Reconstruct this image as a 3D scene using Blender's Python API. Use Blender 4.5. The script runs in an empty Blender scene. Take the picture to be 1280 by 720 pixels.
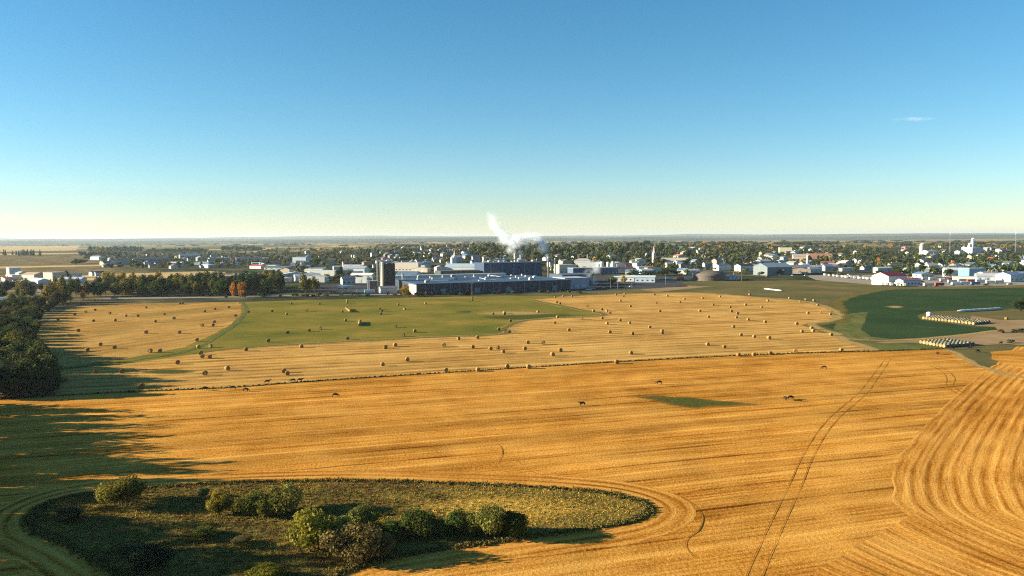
import bpy, bmesh, math, random
import numpy as np
from mathutils import Vector, Matrix, noise as mnoise
from mathutils.geometry import tessellate_polygon
random.seed(7); rng = np.random.default_rng(7)
R = math.radians
scene = bpy.context.scene
C = scene.collection

# ------------------------------------------------------------------ camera
W0, H0, F, HC = 1280, 720, 985.0, 45.0
HORIZON, ROLL = 298.0, R(0.35)
PITCH = math.atan((360 - HORIZON) / F)
fw = Vector((0, math.cos(PITCH), -math.sin(PITCH)))
u0 = Vector((0, math.sin(PITCH), math.cos(PITCH)))
r0 = Vector((1, 0, 0))
rt = r0 * math.cos(ROLL) - u0 * math.sin(ROLL)
up = u0 * math.cos(ROLL) + r0 * math.sin(ROLL)
cd = bpy.data.cameras.new('camera'); cam = bpy.data.objects.new('camera', cd); C.objects.link(cam)
m = Matrix((rt, up, -fw)).transposed().to_4x4(); m.translation = (0, 0, HC)
cam.matrix_world = m
cd.sensor_width = 36; cd.lens = 36 * F / W0; cd.clip_start = 0.5; cd.clip_end = 80000
scene.camera = cam

# ------------------------------------------------------------------ sky, sun, exposure
SUN_EL, SUN_AZ = 14.5, 1.0      # elevation; shadows run to +X, turned SUN_AZ degrees away from the camera
sd = Vector((math.cos(R(SUN_EL)) * math.cos(R(SUN_AZ)), math.cos(R(SUN_EL)) * math.sin(R(SUN_AZ)), -math.sin(R(SUN_EL))))
sl = bpy.data.lights.new('sun', 'SUN'); sl.energy = 5.0; sl.angle = R(0.5); sl.color = (1.0, 0.93, 0.68)
so = bpy.data.objects.new('sun', sl); C.objects.link(so); so.rotation_euler = sd.to_track_quat('-Z', 'Y').to_euler()
so.location = (-200, 0, 200)
world = bpy.data.worlds.new('World'); scene.world = world; world.use_nodes = True
nt = world.node_tree; nt.nodes.clear()
sky = nt.nodes.new('ShaderNodeTexSky'); sky.sky_type = 'NISHITA'; sky.sun_disc = False
sky.sun_elevation = R(SUN_EL); sky.sun_rotation = R(270 - SUN_AZ)
sky.altitude = 600; sky.air_density = 1.0; sky.dust_density = 0.0; sky.ozone_density = 3.3
hs = nt.nodes.new('ShaderNodeHueSaturation'); hs.inputs['Saturation'].default_value = 1.21; hs.inputs['Hue'].default_value = 0.488
bg = nt.nodes.new('ShaderNodeBackground'); bg.inputs['Strength'].default_value = 0.052
wo = nt.nodes.new('ShaderNodeOutputWorld')
nt.links.new(sky.outputs[0], hs.inputs['Color']); nt.links.new(hs.outputs[0], bg.inputs['Color']); nt.links.new(bg.outputs[0], wo.inputs[0])
vs = scene.view_settings
vs.view_transform = 'Standard'; vs.look = 'None'; vs.gamma = 1; vs.use_curve_mapping = False; vs.exposure = 1.75
cy = scene.cycles
cy.max_bounces = 6; cy.diffuse_bounces = 2; cy.glossy_bounces = 2; cy.transparent_max_bounces = 8; cy.volume_bounces = 4
cy.use_denoising = False; cy.pixel_filter_type = 'BLACKMAN_HARRIS'; cy.filter_width = 1.15; cy.sample_clamp_indirect = 4; cy.volume_step_rate = 1.0; cy.volume_max_steps = 128
cy.use_adaptive_sampling = False

# ------------------------------------------------------------------ terrain height, pixel -> point
def sst(a, b, x):
    t = min(1, max(0, (x - a) / (b - a))); return t * t * (3 - 2 * t)
def hgt(x, y):
    if y < 850: return 0.0
    r = x / y
    lat = sst(-0.34, -0.08, r) * (1 - 0.55 * sst(0.22, 0.5, r))
    return 20 * sst(900, 1900, y) * lat * (1 - 0.7 * sst(2300, 4200, y))
def ray(px, py):
    return (fw + rt * ((px - 640) / F) - up * ((py - 360) / F))
CAM = Vector((0, 0, HC))
def G(px, py, z=0.0):
    """ground point (terrain height + z) seen at a photo pixel"""
    d = ray(px, py); t = 60.0; step = 1.012
    while t < 60000:
        p = CAM + d * t
        if p.z < hgt(p.x, p.y) + z: break
        t *= step
    a, b = t / step, t
    for _ in range(30):
        mm = (a + b) / 2; p = CAM + d * mm
        if p.z < hgt(p.x, p.y) + z: b = mm
        else: a = mm
    return CAM + d * b
def pix(p):
    v = Vector(p) - CAM; z = v.dot(fw)
    return 640 + F * v.dot(rt) / z, 360 - F * v.dot(up) / z

# ------------------------------------------------------------------ object helpers
def tag(o, label=None, cat=None, group=None, kind=None):
    if label: o['label'] = label
    if cat: o['category'] = cat
    if group: o['group'] = group
    if kind: o['kind'] = kind
    return o
def thing(name, label=None, cat=None, loc=(0, 0, 0), rz=0, group=None):
    o = bpy.data.objects.new(name, None); C.objects.link(o); o.location = loc; o.rotation_euler = (0, 0, rz)
    o.empty_display_size = 0.2
    return tag(o, label, cat, group)
def link(name, me, parent=None, loc=(0, 0, 0), rz=0, color=None):
    o = bpy.data.objects.new(name, me); C.objects.link(o); o.location = loc; o.rotation_euler = (0, 0, rz)
    if parent: o.parent = parent
    if color: o.color = (*color, 1)
    return o
def copy_tree(o, parent=None):
    c = o.copy(); C.objects.link(c); c.parent = parent
    for ch in list(o.children): copy_tree(ch, c)
    return c
class MB:
    def __init__(s): s.v = []; s.f = []; s.mi = []
    def add(s, v, f, mi=0):
        n = len(s.v); s.v += [tuple(p) for p in v]; s.f += [tuple(i + n for i in q) for q in f]; s.mi += [mi] * len(f); return s
    def box(s, x0, x1, y0, y1, z0, z1, mi=0):
        v = [(x, y, z) for z in (z0, z1) for y in (y0, y1) for x in (x0, x1)]
        return s.add(v, [(0, 2, 3, 1), (4, 5, 7, 6), (0, 1, 5, 4), (2, 6, 7, 3), (0, 4, 6, 2), (1, 3, 7, 5)], mi)
    def lathe(s, prof, n=16, c=(0, 0), mi=0):
        v = []
        for r, z in prof:
            for k in range(n):
                a = 2 * math.pi * k / n; v.append((c[0] + r * math.cos(a), c[1] + r * math.sin(a), z))
        f = []
        for j in range(len(prof) - 1):
            for k in range(n):
                k2 = (k + 1) % n; f.append((j * n + k, j * n + k2, (j + 1) * n + k2, (j + 1) * n + k))
        f.append(tuple(range(n - 1, -1, -1))); f.append(tuple((len(prof) - 1) * n + k for k in range(n)))
        return s.add(v, f, mi)
    def tube(s, pts, rad, n=6, mi=0):
        pts = [Vector(p) for p in pts]; v = []
        for i, p in enumerate(pts):
            t = (pts[min(i + 1, len(pts) - 1)] - pts[max(i - 1, 0)]).normalized()
            a = t.orthogonal().normalized(); b = t.cross(a)
            r = rad[i] if isinstance(rad, (list, tuple)) else rad
            for k in range(n):
                an = 2 * math.pi * k / n; v.append(p + (a * math.cos(an) + b * math.sin(an)) * r)
        f = []
        for j in range(len(pts) - 1):
            for k in range(n):
                k2 = (k + 1) % n; f.append((j * n + k, j * n + k2, (j + 1) * n + k2, (j + 1) * n + k))
        f.append(tuple(range(n - 1, -1, -1))); f.append(tuple((len(pts) - 1) * n + k for k in range(n)))
        return s.add(v, f, mi)
    def mesh(s, name, *mats, smooth=False):
        me = bpy.data.meshes.new(name); me.from_pydata(s.v, [], s.f)
        for mt in mats: me.materials.append(mt)
        if len(mats) > 1: me.polygons.foreach_set('material_index', s.mi)
        if smooth: me.polygons.foreach_set('use_smooth', [True] * len(s.f))
        me.update(); return me

ORD = ['first', 'second', 'third', 'fourth', 'fifth', 'sixth', 'seventh', 'eighth', 'ninth', 'tenth', 'eleventh', 'twelfth',
       'thirteenth', 'fourteenth', 'fifteenth', 'sixteenth', 'seventeenth', 'eighteenth', 'nineteenth', 'twentieth']
for _a, _b in (('twenty', 10), ('thirty', 10), ('forty', 10), ('fifty', 10), ('sixty', 10)):
    if _a != 'twenty': ORD.append({'thirty': 'thirtieth', 'forty': 'fortieth', 'fifty': 'fiftieth', 'sixty': 'sixtieth'}[_a])
    ORD += [_a + '-' + x for x in ORD[:9]]
ZONES = [(-999, 70, 'at far left edge'), (70, 210, 'past left tree belt end'), (210, 345, 'past right tree belt end'), (345, 470, 'left of dark silo tower'),
         (470, 540, 'behind dark silo tower'), (540, 630, 'behind blue-roofed factory hall'), (630, 700, 'behind steaming stacks'), (700, 765, 'right of steaming stacks'),
         (765, 865, 'above long white sheds'), (865, 935, 'behind round brown dome'), (935, 1010, 'around big grey shed'),
         (1010, 1095, 'above trailer row'), (1095, 1150, 'behind maroon-roofed hall'), (1150, 1210, 'behind container yard'), (1210, 2000, 'at far right edge')]
def zone(px):
    for a, b, s in ZONES:
        if a <= px < b: return s
RECS = []
def later(o, px, desc, place, cat, group):
    tag(o, None, cat, group); RECS.append((o, px, desc, place))
def flush_labels():
    d = {}
    for r in RECS: d.setdefault((r[2], r[3]), []).append(r)
    for (desc, place), L in d.items():
        L.sort(key=lambda r: r[1])
        for i, r in enumerate(L):
            r[0]['label'] = f'{desc} {place}' if len(L) == 1 else f'{desc} {place}, {ORD[i]} from left'

# ------------------------------------------------------------------ materials
class N:
    def __init__(s, name):
        s.m = bpy.data.materials.new(name); s.m.use_nodes = True; s.t = s.m.node_tree; s.t.nodes.clear()
        s.out = s.new('ShaderNodeOutputMaterial')
    def new(s, t, **k):
        n = s.t.nodes.new(t)
        for a, b in k.items(): setattr(n, a, b)
        return n
    def ln(s, a, b): s.t.links.new(a, b)
    def math(s, op, a, b=None, clamp=False):
        n = s.new('ShaderNodeMath', operation=op); n.use_clamp = clamp
        for i, x in enumerate((a, b)):
            if x is None: continue
            if isinstance(x, (int, float)): n.inputs[i].default_value = x
            else: s.ln(x, n.inputs[i])
        return n.outputs[0]
    def mix(s, f, a, b, bt='MIX'):
        n = s.new('ShaderNodeMix', data_type='RGBA', blend_type=bt)
        for i, x in ((0, f), (6, a), (7, b)):
            if isinstance(x, (int, float)): n.inputs[i].default_value = x
            elif isinstance(x, tuple): n.inputs[i].default_value = (*x, 1)
            else: s.ln(x, n.inputs[i])
        return n.outputs[2]
    def noise(s, vec, scale, detail=4, rough=0.55):
        n = s.new('ShaderNodeTexNoise'); n.inputs['Scale'].default_value = scale; n.inputs['Detail'].default_value = detail; n.inputs['Roughness'].default_value = rough
        if vec is not None: s.ln(vec, n.inputs['Vector'])
        return n.outputs[0]
    def scale(s, vec, sx, sy, sz=1.0):
        n = s.new('ShaderNodeMapping'); n.inputs['Scale'].default_value = (sx, sy, sz); s.ln(vec, n.inputs[0]); return n.outputs[0]
    def ramp(s, f, stops):
        n = s.new('ShaderNodeValToRGB'); e = n.color_ramp.elements
        while len(e) < len(stops): e.new(0.5)
        for k, (p, c) in enumerate(stops): e[k].position = p; e[k].color = (*c, 1) if isinstance(c, tuple) else (c, c, c, 1)
        s.ln(f, n.inputs[0]); return n.outputs[0]
    def pri(s, col, rough=0.9, bump=None, bd=0.1, bs=1.0, metal=0.0, spec=0.2):
        b = s.new('ShaderNodeBsdfPrincipled'); b.inputs['Roughness'].default_value = rough; b.inputs['Metallic'].default_value = metal
        b.inputs['Specular IOR Level'].default_value = spec
        if isinstance(col, tuple): b.inputs['Base Color'].default_value = (*col, 1)
        else: s.ln(col, b.inputs['Base Color'])
        if bump is not None:
            n = s.new('ShaderNodeBump'); n.inputs['Distance'].default_value = bd; n.inputs['Strength'].default_value = bs
            s.ln(bump, n.inputs['Height']); s.ln(n.outputs[0], b.inputs['Normal'])
        s.ln(b.outputs[0], s.out.inputs[0]); return b

def stubble_mat(name, dark, mid, light, gcol=None, pitch=9.0, streak=1.0, bs=0.8, wobble=2.2, lw=0.75, lk=0.13):
    n = N(name); uv = n.new('ShaderNodeUVMap', uv_map='rows').outputs[0]
    geo = n.new('ShaderNodeNewGeometry').outputs['Position']
    a = n.noise(n.scale(uv, 0.012, 0.22), 1, 5, 0.62)        # long swaths
    b = n.noise(n.scale(uv, 0.07, 1.1), 1, 5, 0.65)          # finer streaks
    c = n.noise(n.scale(geo, 1, 1), 1.9, 4, 0.75)            # tufts and chaff
    d = n.noise(geo, 0.018, 3, 0.5)                          # broad drifts of soil
    e = n.noise(geo, 0.11, 4, 0.65)
    x = n.new('ShaderNodeSeparateXYZ'); n.ln(uv, x.inputs[0])
    wob = n.math('MULTIPLY', n.math('SUBTRACT', n.noise(n.scale(uv, 0.03, 0.03), 1, 2), 0.5), wobble)
    ph = n.math('FRACT', n.math('DIVIDE', n.math('ADD', x.outputs[1], wob), pitch))
    lin = n.math('ABSOLUTE', n.math('SUBTRACT', ph, 0.5))
    lin = n.math('SUBTRACT', 1.0, n.math('MULTIPLY', lin, pitch / lw), True)        # a narrow combine line each pass
    lin = n.math('MULTIPLY', lin, n.ramp(n.noise(n.scale(uv, 0.03, 0.1), 1, 3), [(0.42, 0.0), (0.62, 1.0)]))
    ph2 = n.math('FRACT', n.math('DIVIDE', n.math('ADD', x.outputs[1], n.math('MULTIPLY', wob, 0.35)), 1.35))
    lin2 = n.math('MULTIPLY', n.math('SUBTRACT', 1.0, n.math('MULTIPLY', n.math('ABSOLUTE', n.math('SUBTRACT', ph2, 0.5)), 3.2), True), n.ramp(n.noise(n.scale(uv, 0.05, 0.35), 1, 3), [(0.40, 0.0), (0.60, 1.0)]))
    s = n.math('ADD', n.math('MULTIPLY', a, 0.75 * streak), n.math('MULTIPLY', b, 0.75 * streak))
    s = n.math('ADD', s, n.math('MULTIPLY', c, 1.25)); s = n.math('ADD', s, n.math('MULTIPLY', d, 0.5)); s = n.math('ADD', s, n.math('MULTIPLY', e, 0.4))
    tot = 1.5 * streak + 2.15
    s = n.math('DIVIDE', s, tot)
    s = n.math('SUBTRACT', s, n.math('MULTIPLY', lin, lk)); s = n.math('SUBTRACT', s, n.math('MULTIPLY', lin2, 0.055))
    ph3 = n.math('FRACT', n.math('ADD', ph, 0.5)); lin3 = n.math('MULTIPLY', n.math('SUBTRACT', 1.0, n.math('MULTIPLY', n.math('ABSOLUTE', n.math('SUBTRACT', ph3, 0.5)), pitch / (lw * 1.3)), True), n.ramp(n.noise(n.scale(uv, 0.025, 0.09), 1, 3), [(0.40, 0.0), (0.58, 1.0)]))
    s = n.math('ADD', s, n.math('MULTIPLY', lin3, lk * 0.8))
    col = n.ramp(s, [(0.37, dark), (0.47, mid), (0.53, tuple((p + q) / 2 for p, q in zip(mid, light))), (0.62, light)])
    cell = n.math('FLOOR', n.math('DIVIDE', n.math('ADD', x.outputs[1], wob), pitch)); wn = n.new('ShaderNodeTexWhiteNoise', noise_dimensions='1D'); n.ln(cell, wn.inputs['W'])
    col = n.mix(1.0, col, n.ramp(wn.outputs[0], [(0.0, 0.84), (1.0, 1.10)]), 'MULTIPLY')     # each combine pass lies a little differently
    pale = n.mix(0.5, col, tuple(p * 0.95 for p in light)); col = n.mix(n.ramp(n.noise(geo, 0.028, 4, 0.6), [(0.48, 0.0), (0.68, 0.7)]), col, pale)
    if gcol:
        g = n.ramp(n.noise(geo, 0.013, 4, 0.6), [(0.50, 0.0), (0.66, 0.55)]); col = n.mix(g, col, gcol)
    hh = n.math('ADD', n.math('MULTIPLY', b, 0.9), n.math('MULTIPLY', c, 0.8)); hh = n.math('ADD', hh, n.math('MULTIPLY', a, 1.6))
    hh = n.math('SUBTRACT', hh, n.math('MULTIPLY', lin, 0.25))
    hh = n.math('ADD', hh, n.math('MULTIPLY', d, 12.0))
    n.pri(col, 0.95, hh, 0.16, bs, spec=0.0); return n.m
M_stub = stubble_mat('stubble_gold', (0.13, 0.037, 0.005), (0.45, 0.175, 0.024), (0.74, 0.36, 0.078), bs=1.0)
M_stub2 = stubble_mat('stubble_pale', (0.18, 0.078, 0.016), (0.43, 0.213, 0.052), (0.64, 0.365, 0.115), pitch=7.0, streak=1.5, lk=0.2)
M_stub3 = stubble_mat('stubble_left', (0.20, 0.083, 0.020), (0.37, 0.188, 0.048), (0.55, 0.31, 0.095), gcol=(0.18, 0.13, 0.035))
M_head = stubble_mat('stubble_headland', (0.22, 0.070, 0.008), (0.46, 0.170, 0.022), (0.78, 0.38, 0.085), pitch=2.3, streak=0.45, bs=0.6, wobble=0.35, lw=0.55, lk=0.10)

def grass_mat(name, cols, fs=0.03, st=(0.05, 0.6), bs=0.7):
    n = N(name); uv = n.new('ShaderNodeUVMap', uv_map='rows').outputs[0]; geo = n.new('ShaderNodeNewGeometry').outputs['Position']
    a = n.noise(geo, fs, 5, 0.6); b = n.noise(n.scale(uv, *st), 1, 4, 0.6); c = n.noise(geo, 1.6, 3, 0.7)
    s = n.math('ADD', n.math('MULTIPLY', a, 0.45), n.math('ADD', n.math('MULTIPLY', b, 0.35), n.math('MULTIPLY', c, 0.2)))
    k = len(cols); col = n.ramp(s, [(0.34 + 0.32 * i / (k - 1), q) for i, q in enumerate(cols)])
    h = n.math('ADD', c, n.math('ADD', b, n.math('MULTIPLY', a, 6.0)))
    n.pri(col, 0.95, h, 0.12, bs, spec=0.0); return n.m
M_hay = grass_mat('hay_meadow', [(0.065, 0.080, 0.014), (0.125, 0.115, 0.022), (0.22, 0.155, 0.032), (0.36, 0.20, 0.045)], 0.022)
M_pasture = grass_mat('dry_pasture', [(0.055, 0.06, 0.024), (0.095, 0.085, 0.034), (0.15, 0.11, 0.045), (0.24, 0.155, 0.06)], 0.02)
M_green = grass_mat('green_crop', [(0.020, 0.038, 0.017), (0.030, 0.054, 0.023), (0.056, 0.074, 0.028)], 0.02)
M_verge = grass_mat('rough_grass', [(0.05, 0.065, 0.02), (0.11, 0.11, 0.035), (0.19, 0.16, 0.055)], 0.05)
M_dirt = grass_mat('bare_dirt', [(0.17, 0.10, 0.05), (0.27, 0.17, 0.09), (0.38, 0.26, 0.15)], 0.05, (0.03, 0.5), 0.4)
M_gravel = grass_mat('gravel_yard', [(0.20, 0.16, 0.13), (0.27, 0.22, 0.18), (0.34, 0.28, 0.23)], 0.05, (0.1, 0.3), 0.3)
M_asphalt = grass_mat('asphalt', [(0.045, 0.045, 0.05), (0.06, 0.06, 0.065), (0.08, 0.08, 0.085)], 0.05, (0.1, 0.3), 0.2)
M_far = grass_mat('far_stubble', [(0.34, 0.22, 0.10), (0.48, 0.32, 0.15), (0.58, 0.41, 0.21)], 0.004, (0.002, 0.02), 0.1)
M_marsh = grass_mat('marsh_floor', [(0.06, 0.046, 0.014), (0.13, 0.092, 0.024), (0.24, 0.155, 0.038), (0.25, 0.125, 0.036)], 0.12, (0.5, 0.5), 1.0)
M_track = grass_mat('crushed_stubble', [(0.18, 0.068, 0.010), (0.29, 0.115, 0.017), (0.42, 0.18, 0.034)], 0.3, (0.3, 1.5), 0.6)

def prairie_mat():
    n = N('prairie'); geo = n.new('ShaderNodeNewGeometry').outputs['Position']
    v = n.new('ShaderNodeTexVoronoi'); v.inputs['Scale'].default_value = 1; v.distance = 'CHEBYCHEV'
    mp = n.new('ShaderNodeMapping'); mp.inputs['Rotation'].default_value = (0, 0, R(18)); mp.inputs['Scale'].default_value = (0.0012, 0.0016, 1)
    n.ln(geo, mp.inputs[0]); n.ln(mp.outputs[0], v.inputs['Vector'])
    sp = n.new('ShaderNodeSeparateColor'); n.ln(v.outputs['Color'], sp.inputs[0])
    fcol = n.ramp(sp.outputs[0], [(0.0, (0.40, 0.26, 0.12)), (0.25, (0.30, 0.20, 0.09)), (0.38, (0.11, 0.10, 0.045)), (0.6, (0.065, 0.075, 0.035)), (0.82, (0.13, 0.11, 0.05)), (0.92, (0.46, 0.31, 0.15))])
    nz = n.noise(geo, 0.02, 5, 0.6)
    dry = n.ramp(nz, [(0.35, (0.085, 0.07, 0.035)), (0.5, (0.16, 0.115, 0.055)), (0.65, (0.26, 0.18, 0.09))])
    lawn = n.ramp(nz, [(0.38, (0.026, 0.032, 0.018)), (0.5, (0.05, 0.052, 0.028)), (0.66, (0.13, 0.105, 0.065))])
    sx = n.new('ShaderNodeSeparateXYZ'); n.ln(geo, sx.inputs[0])
    left = n.math('MULTIPLY', n.math('ADD', n.math('DIVIDE', sx.outputs[0], sx.outputs[1]), 0.51), 14.0, True)
    near = n.mix(left, dry, lawn)
    f = n.math('DIVIDE', n.math('SUBTRACT', sx.outputs[1], 2400), 900, True)
    n.pri(n.mix(f, near, fcol), 0.95, n.noise(geo, 0.6, 4, 0.7), 0.15, 0.6, spec=0.0); return n.m
M_prairie = prairie_mat()
def hill_mat():
    n = N('hill_woods'); geo = n.new('ShaderNodeNewGeometry').outputs['Position']
    a = n.noise(n.scale(geo, 0.0006, 0.0025), 1, 5, 0.6)
    n.pri(n.ramp(a, [(0.40, (0.03, 0.042, 0.03)), (0.54, (0.055, 0.066, 0.036)), (0.60, (0.20, 0.16, 0.085)), (0.70, (0.40, 0.30, 0.16))]), 1.0, spec=0.0); return n.m
M_hill = hill_mat()

def paint_mat(name, rough=0.6, var=0.16, scale=0.4, ribs=None, spec=0.3):
    n = N(name); oi = n.new('ShaderNodeObjectInfo'); tc = n.new('ShaderNodeTexCoord').outputs['Object']
    k = n.ramp(n.noise(tc, scale, 5, 0.65), [(0.3, 1 - var), (0.7, 1.0)])
    col = n.mix(1.0, oi.outputs['Color'], k, 'MULTIPLY')
    st = n.ramp(n.noise(n.scale(tc, 1.2, 1.2, 0.12), 1, 4, 0.6), [(0.45, 1.0), (0.7, 0.80)])
    col = n.mix(1.0, col, st, 'MULTIPLY')
    b = None
    if ribs:
        w = n.new('ShaderNodeTexWave'); w.inputs['Scale'].default_value = ribs; n.ln(tc, w.inputs[0]); b = w.outputs['Fac']
    n.pri(col, rough, b, 0.04, 0.6, spec=spec); return n.m
M_wall = paint_mat('wall_paint', 0.75); M_metal = paint_mat('ribbed_metal', 0.5, 0.12, 0.2, 0.5); M_roof = paint_mat('roof_sheet', 0.8, 0.2, 0.5, spec=0.15)
M_glass = None
def simple(name, col, rough=0.6, var=0.2, sc=2.0, metal=0, spec=0.3):
    n = N(name); tc = n.new('ShaderNodeTexCoord').outputs['Object']
    k = n.ramp(n.noise(tc, sc, 4, 0.6), [(0.3, tuple(c * (1 - var) for c in col)), (0.7, col)])
    n.pri(k, rough, metal=metal, spec=spec); return n.m
M_glass = simple('window_glass', (0.03, 0.04, 0.055), 0.12, 0.1, spec=0.6)
M_tyre = simple('tyre_rubber', (0.02, 0.02, 0.02), 0.9)
M_bark = simple('bark', (0.11, 0.085, 0.06), 0.95, 0.4, 3)
M_pole = simple('weathered_wood', (0.22, 0.18, 0.14), 0.9)
M_steel = simple('galvanised_steel', (0.42, 0.43, 0.45), 0.45, 0.2, metal=0.5)
M_hide = simple('black_hide', (0.016, 0.012, 0.010), 0.7, 0.3)
def leaf_mat():
    n = N('foliage'); oi = n.new('ShaderNodeObjectInfo'); at = n.new('ShaderNodeAttribute', attribute_name='tint')
    k = n.ramp(at.outputs['Fac'], [(0.0, 0.6), (1.0, 1.6)])
    col = n.mix(1.0, oi.outputs['Color'], k, 'MULTIPLY')
    d = n.new('ShaderNodeBsdfDiffuse'); t = n.new('ShaderNodeBsdfTranslucent'); mx = n.new('ShaderNodeMixShader'); mx.inputs[0].default_value = 0.25
    n.ln(col, d.inputs[0]); n.ln(col, t.inputs[0]); n.ln(d.outputs[0], mx.inputs[1]); n.ln(t.outputs[0], mx.inputs[2]); n.ln(mx.outputs[0], n.out.inputs[0]); return n.m
M_leaf = leaf_mat()
def tuft_mat():
    n = N('wild_grass'); at = n.new('ShaderNodeAttribute', attribute_name='hue')
    d = n.new('ShaderNodeBsdfDiffuse'); t = n.new('ShaderNodeBsdfTranslucent'); mx = n.new('ShaderNodeMixShader'); mx.inputs[0].default_value = 0.25
    n.ln(at.outputs['Color'], d.inputs[0]); n.ln(at.outputs['Color'], t.inputs[0]); n.ln(d.outputs[0], mx.inputs[1]); n.ln(t.outputs[0], mx.inputs[2]); n.ln(mx.outputs[0], n.out.inputs[0]); return n.m
M_tuft = tuft_mat()
def straw_mat():
    n = N('rolled_straw'); oi = n.new('ShaderNodeObjectInfo'); tc = n.new('ShaderNodeTexCoord').outputs['Object']
    k = n.ramp(n.noise(n.scale(tc, 1, 5, 5), 1.5, 5, 0.7), [(0.3, 0.5), (0.55, 1.0), (0.7, 1.2)])
    n.pri(n.mix(1.0, oi.outputs['Color'], k, 'MULTIPLY'), 0.95, n.noise(tc, 6, 4, 0.7), 0.06, 0.8, spec=0.1); return n.m
M_straw = straw_mat()
def soft_mat(name, cols):
    n = N(name); geo = n.new('ShaderNodeNewGeometry').outputs['Position']; at = n.new('ShaderNodeAttribute', attribute_name='fade')
    col = n.ramp(n.noise(geo, 0.9, 4, 0.7), [(0.35, cols[0]), (0.6, cols[1])])
    nz = n.math('ADD', n.noise(n.scale(geo, 0.10, 0.5), 1, 5, 0.8), n.math('MULTIPLY', n.noise(geo, 1.7, 3, 0.7), 0.6))
    a = n.math('SUBTRACT', n.math('ADD', n.math('MULTIPLY', at.outputs['Fac'], 0.9), nz), 1.12, True)
    a = n.math('MINIMUM', n.math('MULTIPLY', a, 2.0, True), 0.85)
    b = n.pri(col, 0.95, n.noise(geo, 1.5, 4, 0.75), 0.2, 1.0, spec=0.0); n.ln(a, b.inputs['Alpha']); return n.m
M_soft_green = soft_mat('thin_green_regrowth', [(0.04, 0.055, 0.014), (0.10, 0.10, 0.026)])
M_soft_tan = soft_mat('thin_straw', [(0.30, 0.19, 0.07), (0.46, 0.30, 0.11)])

# ------------------------------------------------------------------ ground sheets
ROWA = R(17.0)
def rows_uv(a=ROWA):
    ca, sa = math.cos(a), math.sin(a)
    return lambda p: (p[0] * ca + p[1] * sa, -p[0] * sa + p[1] * ca)
def dense(pts, wob=0.0, step=None, closed=True, seed=0):
    out = []; n = len(pts)
    for i in range(n if closed else n - 1):
        a, b = Vector(pts[i]), Vector(pts[(i + 1) % n])
        k = max(1, int((b - a).length / (step or 6)))
        for j in range(k): out.append(a.lerp(b, j / k))
    if not closed: out.append(Vector(pts[-1]))
    if wob:
        for p in out:
            q = Vector((p.x * 0.07 + seed, p.y * 0.07, 3.1)); q2 = q + Vector((9.7, 3.3, 1)); q3 = q * 6
            p.x += wob * (mnoise.noise(q) + 0.5 * mnoise.noise(q3)); p.y += wob * (mnoise.noise(q2) + 0.5 * mnoise.noise(q3 + Vector((5, 5, 5))))
    return out
def smooth_line(P, k=6):
    P = [Vector(p) for p in P]; out = []
    for i in range(len(P) - 1):
        p0, p1, p2, p3 = P[max(i - 1, 0)], P[i], P[i + 1], P[min(i + 2, len(P) - 1)]
        for j in range(k):
            t = j / k
            out.append(0.5 * ((2 * p1) + (p2 - p0) * t + (2 * p0 - 5 * p1 + 4 * p2 - p3) * t * t + (3 * p1 - p0 - 3 * p2 + p3) * t ** 3))
    out.append(P[-1]); return out
def sheet(name, pts, z, mat, uvf=None, wob=0.6, step=5, smooth=0):
    """a flat field from photo pixels (or world points of length 3)"""
    P = [G(*p) if len(p) == 2 else Vector(p) for p in pts]
    if smooth: P = smooth_line(P + [P[0]], smooth)[:-1]
    P = dense(P, wob, step, seed=hash(name) % 7)
    P = [Vector((p.x, p.y, 0)) for p in P]
    tri = tessellate_polygon([P])
    me = bpy.data.meshes.new(name); me.from_pydata([(p.x, p.y, z) for p in P], [], [tuple(t) for t in tri])
    me.update()
    bm = bmesh.new(); bm.from_mesh(me)
    for f in bm.faces:
        f.normal_update()
        if f.normal.z < 0: f.normal_flip()
    L = bm.loops.layers.uv.new('rows'); uvf = uvf or rows_uv()
    for f in bm.faces:
        for l in f.loops: l[L].uv = uvf(l.vert.co)
    bm.to_mesh(me); bm.free(); me.materials.append(mat)
    o = link(name, me); tag(o, kind='structure'); return o
def ribbon(name, line, w0, w1, z, mat, smooth=5, wob=0.0, nacross=1, kind='structure'):
    """strip along a line of world points, from -w0 (left) to +w1 (right); UV = metres along / across"""
    P = smooth_line([Vector((p[0], p[1], 0)) for p in line], smooth) if smooth else [Vector((p[0], p[1], 0)) for p in line]
    v = []; uvs = []; s = 0; f = []
    for i, p in enumerate(P):
        t = (P[min(i + 1, len(P) - 1)] - P[max(i - 1, 0)]).normalized(); nn = Vector((t.y, -t.x, 0))
        if i: s += (p - P[i - 1]).length
        for k in range(nacross + 1):
            a = -w0 + (w0 + w1) * k / nacross
            aa = a + (wob * mnoise.noise(Vector((s * 0.15, k * 3.3, 1.7))) if wob and k in (0, nacross) else 0)
            q = p + nn * aa; v.append((q.x, q.y, z)); uvs.append((s, a))
    m1 = nacross + 1
    for i in range(len(P) - 1):
        for k in range(nacross): f.append((i * m1 + k, i * m1 + k + 1, (i + 1) * m1 + k + 1, (i + 1) * m1 + k))
    me = bpy.data.meshes.new(name); me.from_pydata(v, [], f); L = me.uv_layers.new(name='rows')
    for l in me.loops: L.data[l.index].uv = uvs[l.vertex_index]
    me.update(); me.materials.append(mat)
    o = link(name, me); tag(o, kind=kind); return o
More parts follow.
